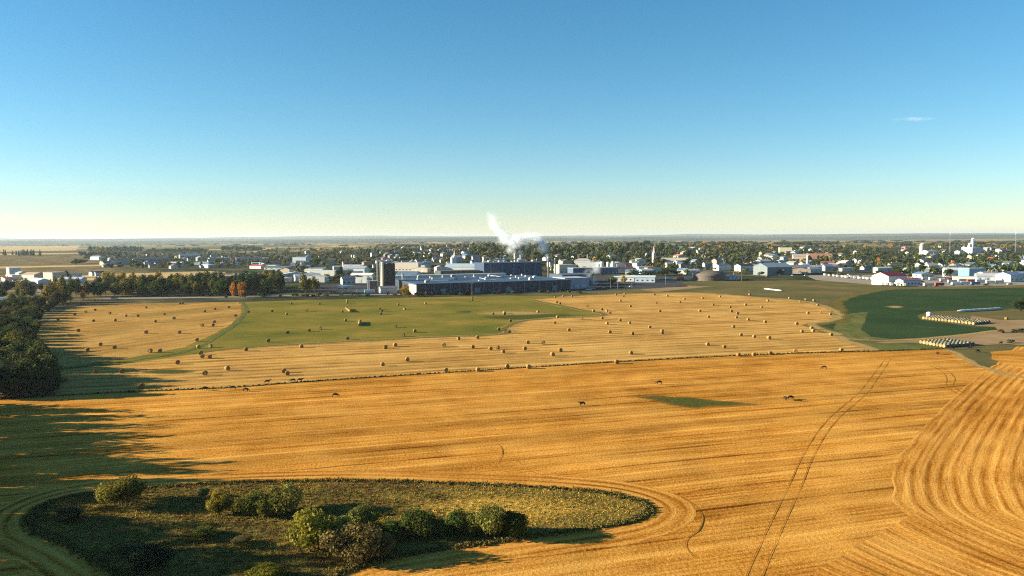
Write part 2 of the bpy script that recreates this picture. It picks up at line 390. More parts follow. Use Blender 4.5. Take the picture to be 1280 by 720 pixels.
def soft_patch(name, pts, z, mat):
    P = [G(*p) for p in pts]; P = smooth_line(P + [P[0]], 5)[:-1]
    c = sum(P, Vector()) / len(P); v = []; fade = []; f = []; n = len(P)
    for fr, fa in ((1.0, 0.0), (0.75, 0.35), (0.45, 0.8), (0.1, 1.0)):
        for p in P: q = c.lerp(p, fr); v.append((q.x, q.y, z)); fade.append(fa)
    for j in range(3):
        for k in range(n): k2 = (k + 1) % n; f.append((j * n + k, j * n + k2, (j + 1) * n + k2, (j + 1) * n + k))
    f.append(tuple(3 * n + k for k in range(n)))
    me = bpy.data.meshes.new(name); me.from_pydata(v, [], f); at = me.attributes.new('fade', 'FLOAT', 'POINT'); at.data.foreach_set('value', fade)
    me.update(); me.materials.append(mat); o = link(name, me); tag(o, kind='structure'); return o

def soft_ribbon(line, w, z, mat, wob=1.0):
    P = smooth_line([Vector((p[0], p[1], 0)) for p in line], 8); v = []; fade = []; f = []; s_ = 0
    for i, p in enumerate(P):
        t = (P[min(i + 1, len(P) - 1)] - P[max(i - 1, 0)]).normalized(); nn = Vector((t.y, -t.x, 0)); s_ += (p - P[i - 1]).length if i else 0
        sh = wob * mnoise.noise(Vector((s_ * .08, 2.2, 0)))
        for k, fa in ((-1, 0), (-.5, .7), (0, 1), (.5, .7), (1, 0)): q = p + nn * (k * w + sh); v.append((q.x, q.y, z)); fade.append(fa)
    for i in range(len(P) - 1):
        for k in range(4): f.append((i * 5 + k, i * 5 + k + 1, (i + 1) * 5 + k + 1, (i + 1) * 5 + k))
    me = bpy.data.meshes.new('grass_edge'); me.from_pydata(v, [], f); me.attributes.new('fade', 'FLOAT', 'POINT').data.foreach_set('value', fade)
    me.update(); me.materials.append(mat); return tag(link('grass_edge', me), kind='structure')
# base terrain: one sheet from behind the camera to the horizon
ys = [-300, 0, 200, 500, 800] + list(range(850, 2500, 50)) + list(range(2500, 4600, 150)) + [5500, 8000, 14000, 24000, 30000]
vv = []; xs = [i / 24 for i in range(-24, 25)]
for y in ys:
    wdt = 1.3 * max(y, 0) + 1200
    if y > 14000: wdt = 22000
    for x in xs: vv.append((x * wdt, y, hgt(x * wdt, y)))
nx = len(xs); ff = [(j * nx + i, j * nx + i + 1, (j + 1) * nx + i + 1, (j + 1) * nx + i) for j in range(len(ys) - 1) for i in range(nx - 1)]
g = MB().add(vv, ff).mesh('ground', M_prairie, smooth=True); tag(link('ground', g), kind='structure')

# the foreground stubble (south of the ditch)
DITCH = [(-60, 503), (70, 495), (140, 491), (260, 486), (310, 483), (400, 476), (557, 466), (700, 457), (800, 451), (960, 443), (1100, 439), (1180, 436)]
wpt = lambda x, y: (x, y, 0.0)
sheet('stubble_field', DITCH + [(1200, 443), (1218, 455), (1250, 465), (1300, 476), wpt(330, 200), wpt(260, 20), wpt(0, 20), wpt(-140, 20), wpt(-190, 220)], 0.02, M_stub, wob=0.5, step=4)
sheet('stubble_field', [(70, 494.5)] + DITCH[2:10] + [(1098, 438.5), (1062, 428), (1042, 417), (1013, 406), (1034, 402), (1046, 396), (1040, 386), (1000, 376), (940, 371), (870, 366), (800, 367), (700, 371), (666, 375),
       (720, 386), (756, 394), (690, 398), (650, 402), (632, 410), (628, 418), (560, 421), (400, 429), (290, 436), (240, 443), (150, 456), (72, 463), (60, 480)], 0.024, M_stub2, wob=0.8, step=4)
sheet('stubble_field', [(78, 459), (45, 440), (40, 415), (70, 394), (90, 384), (112, 380.5), (200, 379), (299, 377.5), (303, 385), (300, 395), (286, 407), (262, 420), (230, 434), (160, 448)], 0.028, M_stub3, rows_uv(R(62)), wob=0.8, step=4)
sheet('hay_field', [(299, 377.5), (430, 374), (560, 371), (668, 369.5), (700, 370.5), (666, 375), (720, 386), (756, 394), (690, 398), (650, 402), (632, 410), (628, 418), (560, 421), (400, 429), (290, 436), (240, 443), (150, 456), (72, 463),
       (78, 459), (160, 448), (230, 434), (262, 420), (286, 407), (300, 395), (303, 385)], 0.02, M_hay, rows_uv(R(20)), wob=0.6, step=4)
# right: pastures and the green crop
sheet('pasture', [(666, 369), (740, 362), (860, 352), (1000, 350), (1060, 352), (1110, 356), (1180, 359), (1290, 357), (1300, 478), (1250, 466), (1218, 456), (1200, 444), (1180, 437), (1098, 440), (1062, 428), (1013, 406), (1046, 396), (1040, 386), (1000, 376), (870, 366), (700, 371)],
      0.012, M_pasture, wob=0.5, step=5)
sheet('green_field', [(1016, 407), (1048, 401), (1052, 392), (1046, 381), (1062, 371), (1110, 362), (1180, 361), (1290, 359), (1290, 386), (1255, 386), (1200, 389), (1160, 390), (1146, 395), (1152, 400), (1216, 408), (1245, 409), (1248, 413), (1190, 420), (1120, 425), (1066, 424), (1040, 416)],
      0.036, M_green, wob=0.8, step=4)
sheet('headland', [(1046, 403), (1060, 392), (1085, 390), (1082, 400), (1076, 412), (1090, 421), (1120, 424.5), (1066, 424), (1040, 415)], 0.040, M_verge, rows_uv(R(80)), wob=0.8, step=4)
sheet('dirt_lane', [(1095, 428), (1190, 419.5), (1247, 412.5), (1244, 408.5), (1216, 407), (1225, 401), (1240, 399), (1290, 399), (1290, 432), (1250, 430), (1200, 434), (1180, 430), (1120, 431)], 0.044, M_dirt, wob=0.6, step=4)
sheet('grass_bank', [(1070, 430), (1120, 429), (1180, 428), (1190, 434), (1178, 437), (1110, 439)], 0.048, M_verge, wob=0.6, step=4)
sheet('yard', [(1146, 395), (1160, 389.5), (1200, 388), (1290, 389), (1290, 400), (1240, 400), (1216, 408), (1152, 400)], 0.052, M_pasture, wob=0.6, step=4)
sheet('dirt_lane', [(1215, 395), (1290, 406), (1290, 412), (1248, 406), (1212, 398)], 0.058, M_dirt, wob=0.5, step=4)
sheet('stubble_field', [(1238, 440), (1290, 436), (1310, 470), (1275, 460), (1240, 449)], 0.044, M_stub, rows_uv(R(-25)), wob=0.6, step=4)
# roads, yards beyond
sheet('road', [(-60, 387), (20, 384), (62, 379), (68, 374), (45, 372), (-60, 376)], 0.03, M_gravel, wob=0.2)
sheet('road', [(40, 374), (66, 360), (74, 352), (66, 351), (48, 360), (25, 374)], 0.034, M_gravel, wob=0.2)
sheet('road', [(120, 374.5), (310, 371.5), (400, 369.5), (500, 368.5), (500, 367.6), (400, 368.5), (300, 370), (120, 372.5)], 0.03, M_gravel, wob=0.1)
sheet('gravel_yard', [(1020, 350), (1100, 356.5), (1180, 358.5), (1290, 356.5), (1290, 345), (1100, 341), (1000, 341)], 0.03, M_gravel, wob=0.2)
sheet('gravel_yard', [(395, 365.5), (520, 368), (740, 364), (860, 358), (850, 350), (740, 346), (500, 352), (395, 356)], 0.03, M_asphalt, wob=0.2)
sheet('dry_meadow', [(90, 352), (150, 351), (300, 345), (300, 338), (150, 342), (90, 345)], 0.05, M_far, wob=0.2)
sheet('dry_meadow', [(800, 362), (860, 357), (890, 358), (850, 362), (820, 365)], 0.03, M_dirt, wob=0.3)
# far fields
for q in ([(-60, 316), (95, 313), (100, 307), (-60, 309)], [(152, 316), (240, 316), (330, 312), (330, 309.5), (240, 314), (155, 313.6)], [(320, 310), (372, 309), (372, 306), (330, 306.5)],
          [(-60, 320), (60, 318), (130, 316.5), (130, 315.6), (-60, 317.6)], [(790, 301), (850, 301.5), (850, 299.5), (800, 299.5)], [(1045, 303), (1106, 303.5), (1106, 301), (1046, 300.8)], [(1000, 304), (1035, 304), (1035, 301), (1002, 301)],
          [(-60, 337), (60, 334), (150, 332), (150, 330.5), (60, 332), (-60, 334)]):
    sheet('far_field', q, 0.10 + 0.0, M_far, wob=0, step=400) if all(hgt(*G(*p)[:2]) < 0.05 for p in q) else None
# thin regrowth and bare patches inside the fields
soft_patch('regrowth', [(762, 493), (800, 490.5), (830, 493), (858, 493.5), (890, 498), (950, 503), (985, 508), (940, 511.5), (900, 512), (870, 515), (830, 509), (812, 506), (795, 500)], 0.06, M_soft_green)
soft_patch('regrowth', [(155, 465), (200, 460), (250, 462), (255, 466), (220, 469), (175, 468)], 0.064, M_soft_green)
soft_patch('regrowth', [(575, 396), (640, 393), (720, 391), (752, 394), (690, 397.5), (640, 402), (600, 400)], 0.06, M_soft_green)
soft_patch('regrowth', [(565, 389.5), (590, 388), (592, 391), (570, 391)], 0.06, M_soft_green)
soft_patch('bare_patch', [(560, 393), (600, 389), (660, 388), (715, 391), (690, 394), (620, 395)], 0.056, M_soft_tan)
soft_patch('bare_patch', [(1100, 383), (1120, 381.5), (1135, 384), (1118, 386)], 0.06, M_soft_tan)

px_ = lambda L: [G(*p) for p in L]
M_soft_olive = soft_mat('thin_dry_grass', [(0.09, 0.085, 0.025), (0.20, 0.14, 0.04)])
GF = [(1040, 416), (1016, 407), (1048, 401), (1052, 392), (1046, 381), (1062, 371), (1110, 362), (1180, 361), (1290, 359)]
soft_ribbon(px_(GF), 7, 0.066, M_soft_olive, 4); soft_ribbon(px_([(1040, 416), (1066, 424), (1120, 425), (1190, 420), (1248, 413)]), 2.5, 0.066, M_soft_tan)
soft_ribbon(px_([(1098, 438.5), (1062, 428), (1042, 417), (1013, 406), (1034, 402), (1046, 396), (1040, 386), (1000, 376), (940, 371), (870, 366), (800, 367), (700, 371)]), 4, 0.070, M_soft_tan, 3)
soft_ribbon(px_([(666, 375), (720, 386), (756, 394), (690, 398), (650, 402), (632, 410), (628, 418), (560, 421), (400, 429), (290, 436), (240, 443)]), 2.6, 0.070, M_soft_olive, 2)
soft_ribbon(px_([(666, 375), (720, 386), (756, 394), (690, 398), (650, 402), (632, 410), (628, 418), (560, 421), (400, 429), (290, 436)]), 5, 0.068, M_soft_tan, 4)
soft_ribbon(px_([(1180, 437), (1200, 443), (1218, 455), (1250, 465), (1300, 476)]), 2.5, 0.070, M_soft_tan, 2)
# grass strip between left stubble and the gold one, ditch line
DW = [G(*p) for p in DITCH]
ribbon('ditch_bank', DW, 0.5, 0.7, 0.07, M_verge, 8, wob=0.5)
GS = [G(*p) for p in [(72, 461), (160, 451), (235, 438), (268, 421), (290, 407), (303, 394), (306, 384), (301, 377)]]
ribbon('grass_strip', GS, 0.4, 2.0, 0.075, M_verge, 8, wob=1.0)

# headland passes: round the marsh and along the right-hand corner
WETLAND = [(38, 650), (52, 634), (100, 619), (200, 609), (330, 603), (450, 601), (580, 605), (700, 611), (770, 619), (808, 633), (800, 647), (765, 657), (660, 672), (560, 686), (480, 699), (430, 714), (395, 735),
           (330, 765), (200, 760), (150, 722), (95, 688), (45, 664)]
WP = smooth_line([G(*p) for p in WETLAND] + [G(*WETLAND[0])], 5)
ribbon('headland_rows', WP, 7.5, 0.2, 0.030, M_head, 0, wob=1.6, nacross=4)
HL = [Vector((205, 318, 0)), Vector((172, 277, 0)), Vector((143, 243, 0)), Vector((104, 193, 0)), Vector((80, 160, 0)), Vector((69, 141, 0)), Vector((64, 127, 0)), Vector((66, 112, 0)), Vector((74, 96, 0)), Vector((88, 78, 0))]
ribbon('headland_rows', HL, 62, 0.0, 0.032, M_head, 9, wob=0.7, nacross=16)
sheet('headland_rows', [wpt(40, 103), wpt(52, 114), wpt(66, 126), wpt(70, 118), wpt(72, 104), wpt(84, 84), wpt(84, 60), wpt(40, 60)], 0.036, M_head, lambda p: (p[1], p[0] - 0.010 * (p[1] - 128) ** 2), wob=0.8, step=3)
# tyre tracks
T1 = [(1106, 449), (1090, 470), (1072, 492), (1036, 523), (1010, 558), (986, 606), (960, 660), (936, 712), (925, 740)]
T2 = [(1113, 449), (1099, 470), (1082, 493), (1047, 524), (1022, 560), (1001, 608), (978, 660), (956, 712), (946, 740)]
T3 = [(1135, 450), (1165, 458), (1182, 470), (1184, 484), (1205, 497)]
T4 = [(1150, 450), (1178, 460), (1193, 472), (1192, 484), (1214, 496)]
T5 = [(850, 621), (868, 632), (878, 646), (874, 662), (860, 673), (858, 685), (868, 697)]
T6 = [(600, 545), (620, 553), (628, 566), (618, 585)]; T7 = [(645, 575), (665, 590), (700, 600)]
for T, w in ((T1, .055), (T2, .055), (T3, .055), (T4, .055), (T5, .08), (T6, .05), (T7, .05)):
    ribbon('tyre_track', [G(*p) for p in T], w, w, 0.085, M_track, 8, wob=0.12)
sheet('marsh', WETLAND, 0.055, M_marsh, wob=0.8, step=2, smooth=4)

# far hills: ridges with real depth
def ridge(y, base, amp, seed, xr, mat=M_hill, tilt=0.0):
    n = 160; v = []
    for i in range(n + 1):
        x = -xr + 2 * xr * i / n
        h = base + amp * (mnoise.fractal(Vector((x / 5200 + seed, seed, 0)), 1.0, 2.0, 5)) + tilt * x
        h = max(h, 5)
        for dy, k in ((-2600, 0), (-1300, 0.45), (-400, 0.92), (0, 1.0), (600, 0.8), (2200, 0)):
            v.append((x, y + dy + 300 * mnoise.noise(Vector((x / 2000, seed, dy))), h * k - (3 if k == 0 else 0)))
    f = [(i * 6 + k, (i + 1) * 6 + k, (i + 1) * 6 + k + 1, i * 6 + k + 1) for i in range(n) for k in range(5)]
    o = link('hills', MB().add(v, f).mesh('hills', mat, smooth=True)); tag(o, kind='structure')
ridge(24500, 125, 45, 1.3, 20000); ridge(17500, 78, 40, 4.1, 15500); ridge(12000, 40, 30, 8.7, 11500)

# haze: one closed box of air round the whole scene
hm = N('haze_air'); pv = hm.new('ShaderNodeVolumePrincipled'); pv.inputs['Color'].default_value = (0.66, 0.75, 0.88, 1); pv.inputs['Density'].default_value = 3.0e-5
pv.inputs['Anisotropy'].default_value = 0.2
hm.ln(pv.outputs[0], hm.out.inputs['Volume'])
tag(link('haze', MB().box(-23000, 23000, -600, 29500, -5, 200).mesh('haze', hm.m)), kind='stuff')

# ================================================================== TREES
def crown_mesh(name, seed, w, h, z0, n, leaf, shape='round', lobes=9, trunk=False):
    r = np.random.default_rng(seed); P = []; Nn = []
    if shape == 'cone':
        t = r.random(n) ** 0.7; z = z0 + (1 - t) * (h - z0); a = r.random(n) * 2 * np.pi
        whorl = 0.8 + 0.35 * np.sin(z * 4.2 + 3 * np.sin(a * 3 + seed)); rad = w / 2 * t * (0.35 + 0.65 * r.random(n) ** 0.5) * whorl
        P = np.stack([rad * np.cos(a), rad * np.sin(a), z], 1); Nn = np.stack([np.cos(a), np.sin(a), np.full(n, 0.3)], 1)
    else:
        cz = (z0 + h) / 2; rz = (h - z0) / 2; L = []
        for k in range(lobes):
            d = r.normal(size=3); d /= np.linalg.norm(d); q = r.random() ** 0.5 * 0.72
            c = np.array([d[0] * q * w / 2, d[1] * q * w / 2, cz + d[2] * q * rz]); rr = r.uniform(0.30, 0.50)
            if shape == 'low': c[2] = z0 + abs(c[2] - z0) * 0.8
            L.append((c, rr))
        per = n // lobes
        for c, rr in L:
            d = r.normal(size=(per, 3)); d /= np.linalg.norm(d, axis=1)[:, None]
            q = 1 - 0.55 * r.random(per) ** 1.5
            q *= 0.85 + 0.3 * r.random(per) ** 3
            e = d * q[:, None] * np.array([rr * w / 2 * 1.05, rr * w / 2 * 1.05, rr * rz * 1.15])
            P.append(c + e); Nn.append(d)
        P = np.concatenate(P); Nn = np.concatenate(Nn)
        P[:, 2] = np.maximum(P[:, 2], z0 * 0.5 + 0.1)
    n = len(P); Nn = Nn + r.normal(size=(n, 3)) * 0.75 + np.array([0, 0, 0.35]); Nn /= np.linalg.norm(Nn, axis=1)[:, None]
    a = np.cross(Nn, r.normal(size=(n, 3))); a /= np.linalg.norm(a, axis=1)[:, None]; b = np.cross(Nn, a)
    s = leaf * (0.5 + r.random(n))[:, None]; s2 = s * (0.45 + 0.5 * r.random(n))[:, None]
    V = np.empty((n, 4, 3)); V[:, 0] = P - a * s; V[:, 1] = P - b * s2 + a * s * 0.2; V[:, 2] = P + a * s; V[:, 3] = P + b * s2 - a * s * 0.15
    V = V.reshape(-1, 3); Fc = np.arange(n * 4).reshape(n, 4)
    # tint: clumps share a tone, leaves vary a little
    cl = np.array([mnoise.noise(Vector(p * (2.2 / max(w, 1)))) for p in P]); tint = np.clip(0.5 + 0.55 * cl + r.normal(size=n) * 0.09, 0, 1)
    return V, Fc, tint
def trunk_mb(seed, h, z1, rad, w, multi=1):
    r = random.Random(seed); mb = MB()
    for k in range(multi):
        a = r.random() * 6.28; o = (0.15 * w * r.random() if multi > 1 else 0)
        x, y = math.cos(a) * o, math.sin(a) * o; lx, ly = (math.cos(a) * 0.22 * w, math.sin(a) * 0.22 * w) if multi > 1 else (0.05 * w, 0)
        mb.tube([(x, y, -0.2), (x + lx * .3, y + ly * .3, z1 * 0.6), (x + lx * .7, y + ly * .7, z1 + 0.25 * (h - z1)), (x + lx, y + ly, z1 + 0.6 * (h - z1))], [rad, rad * .75, rad * .5, rad * .15], 6)
    for k in range(5):
        a = k * 1.26 + r.random(); z = z1 + (h - z1) * (0.05 + 0.1 * k)
        mb.tube([(0, 0, z), (math.cos(a) * w * .18, math.sin(a) * w * .18, z + h * .12), (math.cos(a) * w * .32, math.sin(a) * w * .32, z + h * .26)], [rad * .4, rad * .25, rad * .08], 5)
    return mb
def leafmesh(name, V, Fc, tint, extra=None):
    me = bpy.data.meshes.new(name); nv = len(V); vs_ = V.tolist(); fs_ = Fc.tolist(); ts = tint.tolist(); mi = [0] * len(fs_)
    if extra:
        vs_ += [list(p) for p in extra.v]; fs_ += [[i + nv for i in q] for q in extra.f]; ts += [0.5] * len(extra.f); mi += [1] * len(extra.f)
    me.from_pydata(vs_, [], fs_); me.attributes.new('tint', 'FLOAT', 'FACE').data.foreach_set('value', ts)
    me.materials.append(M_leaf)
    if extra: me.materials.append(M_bark); me.polygons.foreach_set('material_index', mi)
    me.update(); return me
PROTO = {}
def proto(kind, k, spec):
    w, h, z0, n, leaf, shape, lobes, rad, multi = spec
    V, Fc, t = crown_mesh(kind, 100 * len(PROTO) + k, w, h, z0, n, leaf, shape, lobes)
    return (leafmesh(kind + '_crown', V, Fc, t), trunk_mb(k, h, z0 * 0.8, rad, w, multi).mesh(kind + '_trunk', M_bark), (V, Fc, t), spec)
for kind, num, spec in (('near', 4, (8.0, 10.0, 0.3, 5600, 0.23, 'round', 16, 0.22, 1)), ('thin', 4, (7.0, 16.0, 0.6, 1700, 0.42, 'round', 13, 0.24, 1)), ('bush', 4, (6.5, 4.4, 0.3, 7000, 0.14, 'low', 15, 0.09, 5)),
                        ('belt', 4, (9.0, 14.0, 0.7, 1700, 0.48, 'round', 12, 0.28, 1)), ('town', 5, (10.0, 12.0, 1.8, 380, 0.85, 'round', 9, 0.3, 1)),
                        ('lowtown', 5, (10.0, 12.0, 1.2, 150, 1.25, 'round', 7, 0.3, 1)), ('lowspruce', 3, (6.0, 14.0, 0.8, 150, 1.0, 'cone', 1, 0.25, 1)), ('spruce', 3, (6.0, 14.0, 0.8, 420, 0.65, 'cone', 1, 0.25, 1)), ('poplar', 2, (4.6, 10.0, 0.9, 420, 0.4, 'round', 9, 0.18, 1)), ('shrub', 3, (5.0, 3.0, 0.2, 320, 0.36, 'low', 8, 0.08, 3))):
    PROTO[kind] = [proto(kind, k + 1, spec) for k in range(num)]
GREENS = {'dark green': (0.048, 0.064, 0.020), 'olive green': (0.094, 0.094, 0.028), 'yellow-green': (0.125, 0.105, 0.020), 'golden': (0.25, 0.165, 0.03), 'orange': (0.34, 0.145, 0.03),
          'brownish': (0.098, 0.080, 0.034), 'deep green': (0.032, 0.048, 0.022), 'grey-green': (0.085, 0.092, 0.046)}
def jit(c, s=0.18):
    k = 1 + random.uniform(-s, s); return tuple(max(0.005, x * k * (1 + random.uniform(-0.06, 0.06))) for x in c)
def tree(kind, p, col, w=None, h=None, name='tree', shape_name=None):
    crown, trunk, _, spec = random.choice(PROTO[kind])
    w = w or spec[0] * random.uniform(.85, 1.2); h = h or spec[1] * random.uniform(.85, 1.2)
    t = thing(name, loc=p, rz=random.uniform(0, 6.28)); t.scale = (w / spec[0], w / spec[0], h / spec[1])
    link('trunk', trunk, t); link('crown', crown, t, color=jit(GREENS[col])); return t

# tree row along the left edge (continues towards the camera beyond the frame: its shadow falls on the stubble)
ROWE = [G(*p) for p in [(68, 497), (60, 470), (50, 440), (46, 415), (52, 400), (66, 388), (86, 379)]]
row_pts = []
for i in range(len(ROWE) - 1):
    a, b = ROWE[i], ROWE[i + 1]; L = (b - a).length; k = max(1, int(L / (6.5 if a.y < 300 else 9.5)))
    for j in range(k):
        q = a.lerp(b, (j + random.uniform(.2, .8)) / k)
        for off in (3.5, 11, 19, 28, 38):
            if off > 4 and random.random() < 0.15: continue
            qq = q + Vector((-off + random.uniform(-2, 2), random.uniform(-3, 3), 0)); px, py = pix(qq)
            if px > -45: row_pts.append((qq, px, py, off))
for q, px, py, off in row_pts:
    near = q.y < 300
    col = random.choices(['dark green', 'olive green', 'deep green', 'brownish', 'yellow-green'], [5, 4, 3, 1.5, 0.6] if py > 405 else [2, 4, 1, 3, 2])[0]
    hh = random.uniform(9, 13) if near else random.uniform(5.5, 8.5)
    if off < 6: hh *= 0.8
    t = tree('near', q, col, hh * random.uniform(.85, 1.1), hh)
    later(t, px, f'{col} tree', ('at near end of left tree row' if py > 470 else 'in near half of left tree row' if py > 430 else 'in middle of left tree row' if py > 402 else 'at far end of left tree row'), 'tree', 'trees of the left row')
for px, py, h_ in [(12, 497, 10), (34, 496, 11), (52, 495, 9), (64, 492, 6.5), (24, 488, 12), (48, 486, 11.5), (2, 490, 12), (60, 478, 8.5), (40, 478, 12), (-14, 496, 11), (-30, 494, 12), (18, 476, 12), (58, 466, 8), (-8, 480, 13)]:
    t = tree('near', G(px, py), random.choice(['dark green', 'deep green', 'olive green']), h_ * 1.1, h_); later(t, px, 'leafy dark tree', 'at near end of left tree row', 'tree', 'trees of the left row')
for px, py, h_ in [(-4, 358, 9), (6, 362, 8), (18, 361, 9), (38, 371, 8), (52, 364, 7), (2, 372, 8), (14, 383, 6), (34, 386, 7), (50, 384, 7), (5, 388, 7), (22, 390, 8), (44, 392, 8)]:
    t = tree('belt', G(px, py), random.choice(['dark green', 'deep green', 'brownish']), h_ * 1.2, h_); later(t, px, 'low broad tree', 'by gravel yard at left edge', 'tree', 'trees by the gravel yard')
for k in range(30):
    y_ = 80 + k * 4.5; x_ = -62 - 0.40 * y_ - (9 if k % 2 else 0) - (8 if y_ > 190 else 0)
    hh = random.uniform(20, 25) if y_ < 125 else random.uniform(16.5, 22) if y_ < 160 else random.uniform(12.5, 19); t = tree('thin', (x_ - 6, y_, 0), random.choice(['dark green', 'olive green', 'golden']), random.uniform(7.5, 10.5), hh)
    tag(t, 'tall thin-crowned tree of the row continuing left of the marsh towards the camera', 'tree', 'trees left of the marsh')

# far end of the left row: tall olive and golden trees by the yard
for px, py, w, h, col in [(58, 381, 8, 14, 'golden'), (66, 379, 9, 15, 'yellow-green'), (74, 378, 8, 16, 'golden'), (62, 378, 9, 15, 'brownish'), (70, 376, 9, 17, 'yellow-green'), (78, 375, 10, 19, 'yellow-green'), (88, 372, 10, 17, 'olive green'), (96, 371, 10, 15, 'dark green'), (70, 382, 9, 11, 'brownish'), (80, 381, 9, 12, 'brownish'),
                          (108, 371, 10, 13, 'brownish'), (118, 371, 9, 12, 'dark green'), (62, 372, 8, 14, 'brownish'), (30, 374, 8, 17, 'yellow-green'), (24, 373, 7, 15, 'olive green'), (8, 366, 12, 11, 'deep green'), (40, 366, 10, 9, 'deep green'), (-2, 368, 11, 12, 'dark green'), (84, 351, 8, 12, 'deep green')]:
    t = tree('belt', G(px, py), col, w, h); later(t, px, f'{col} tree', 'by gravel yard beyond left row', 'tree', 'trees by the gravel yard')
for px, py, w, h, col in [(88, 381, 4.5, 8, 'golden'), (104, 378, 4.5, 9, 'orange'), (292, 371, 6.5, 12, 'orange'), (303, 372, 7.5, 12.5, 'orange'), (382, 367, 12, 17, 'yellow-green'), (394, 366, 9, 14, 'yellow-green'), (425, 347, 11, 14, 'deep green'), (507, 371, 9, 10, 'golden'), (606, 345, 6, 7, 'golden'), (637, 343, 6, 6, 'golden'),
                          (765, 356, 11, 8.5, 'olive green'), (780, 354, 8, 7.5, 'golden')]:
    t = tree('belt' if w > 6 else 'poplar', G(px, py), col, w, h)
    later(t, px, f'{col} autumn tree', 'at the edge of the fields' if py > 360 else 'among the factory yards', 'tree', 'lone autumn trees')
# tree belt behind the left stubble
for i in range(72):
    px = 122 + 230 * (i + random.random()) / 72; back = random.random(); py = 372 - 10 * back - (px - 122) * 0.012
    if 300 < px < 330 and back < 0.3: continue
    col = random.choices(['dark green', 'olive green', 'yellow-green', 'golden', 'deep green'], [4, 4, 3.5, 0.8, 2] if px < 250 else [5, 4, 2, 0.3, 3])[0]
    if back > 0.75 and px < 215 and random.random() < 0.7: col = 'golden'
    t = tree('belt', G(px, py), col, random.uniform(10, 14), random.uniform(13, 18) * (0.8 if back < .2 else 1))
    t.children[1].color = (*[q * 1.75 for q in t.children[1].color[:3]], 1) if t.children[1].name.startswith('crown') else t.children[1].color
    later(t, px, f'{col} tree', 'in the front of the tree belt' if back < 0.5 else 'in the back of the tree belt', 'tree', 'trees of the belt')
# shrubs along the hedge line in front of the factory and road
for i in range(58):
    px = random.uniform(250, 735); py = 372.5 - (px - 300) * 0.009 - random.random() * 3.2
    if 508 < px < 705: py = 369.0 - (px - 508) * 0.02 + random.random() * 1.5
    col = random.choices(['olive green', 'brownish', 'yellow-green', 'dark green', 'grey-green'], [3, 3, 2, 3, 2] if px < 480 else [2, 3, 1, 3, 3])[0]
    t = tree('shrub', G(px, py), col, random.uniform(3, 6), random.uniform(1.6, 3.8), 'shrub')
    later(t, px, f'low {col} shrub', 'in the hedge line left of the factory' if px < 500 else 'in the hedge line before the factory', 'shrub', 'hedge line shrubs')

# marsh bushes: px, base py, width px, height px
for px, py, wp, hp, col, lab in [(150, 633, 56, 38, 'yellow-green', 'large round bush with yellow-green top at the marsh edge in tree shadow'), (85, 652, 34, 20, 'brownish', 'small brown bush at the shaded left end of the marsh'),
        (183, 713, 54, 32, 'deep green', 'dark bare-stemmed bush in the shaded lower left of the marsh'), (274, 642, 30, 28, 'yellow-green', 'small yellow-green bush leftmost of the sunlit trio in the marsh'),
        (256, 622, 16, 14, 'grey-green', 'tiny grey twiggy shrub on the upper rim of the marsh'), (317, 643, 40, 30, 'olive green', 'olive bush in the middle of the sunlit trio in the marsh'),
        (359, 641, 52, 36, 'olive green', 'wide olive bush rightmost of the sunlit trio in the marsh'), (394, 690, 74, 54, 'yellow-green', 'tallest yellow-green bush in the centre of the marsh'),
        (442, 699, 76, 44, 'brownish', 'broad brown-olive bush at the lower edge of the marsh'), (452, 661, 50, 28, 'olive green', 'olive bush behind the tallest marsh bush'), (525, 669, 54, 33, 'dark green', 'dark green bush left of a smaller dark one by the gold reeds'),
        (571, 667, 38, 30, 'dark green', 'smaller dark bush between two larger ones by the gold reeds'), (612, 671, 50, 44, 'olive green', 'olive bush joined to the rightmost marsh bush'), (642, 671, 44, 36, 'dark green', 'rightmost dark bush of the marsh with a long shadow'),
        (328, 727, 50, 20, 'yellow-green', 'low yellow bush cut by the bottom of the photo'), (255, 671, 34, 13, 'olive green', 'low olive thicket in the middle of the marsh floor'), (300, 682, 26, 12, 'brownish', 'low rusty thicket left of the tallest marsh bush'), (160, 690, 22, 9, 'brownish', 'low brown thicket in the shaded marsh floor'), (492, 673, 40, 22, 'dark green', 'low dark bush left end of the dark row by the gold reeds'), (549, 668, 30, 22, 'olive green', 'small olive bush wedged between the two dark bushes'), (592, 669, 40, 30, 'olive green', 'olive bush filling the gap left of the rightmost pair'),
        (422, 676, 48, 34, 'olive green', 'olive bush leaning on the right side of the tallest marsh bush'), (478, 692, 48, 24, 'brownish', 'low brown bush at the right end of the broad brown-olive bush'), (338, 646, 36, 26, 'olive green', 'olive bush between the middle and right of the sunlit trio')]:
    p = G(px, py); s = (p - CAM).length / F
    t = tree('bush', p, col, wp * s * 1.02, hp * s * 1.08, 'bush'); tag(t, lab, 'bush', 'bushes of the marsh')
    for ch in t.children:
        if ch.name.startswith('crown') and px > 200: ch.color = (*[min(1, q * k_) for q, k_ in zip(ch.color[:3], (1.45, 1.35, 1.0))], 1)  # crowns clear of the tree shadow: sunlight put into a brighter leaf colour
t = tree('near', G(1274, 389.5), 'deep green', 10, 8, 'tree'); tag(t, 'black-green bushy tree at the right edge beside the silage bag', 'tree')
t = tree('near', G(1290, 389.5), 'deep green', 9, 7.5, 'tree'); tag(t, 'second dark tree cut by the right edge beside the silage bag', 'tree')
for px, py, col in [(1268, 416, 'dark green'), (1276, 415, 'deep green'), (1252, 416, 'brownish'), (1262, 429, 'brownish')]:
    t = tree('shrub', G(px, py), col, 4, 2.2, 'shrub'); later(t, px, f'low {col} shrub', 'beside the dirt lane at the right edge', 'shrub', 'shrubs by the dirt lane')

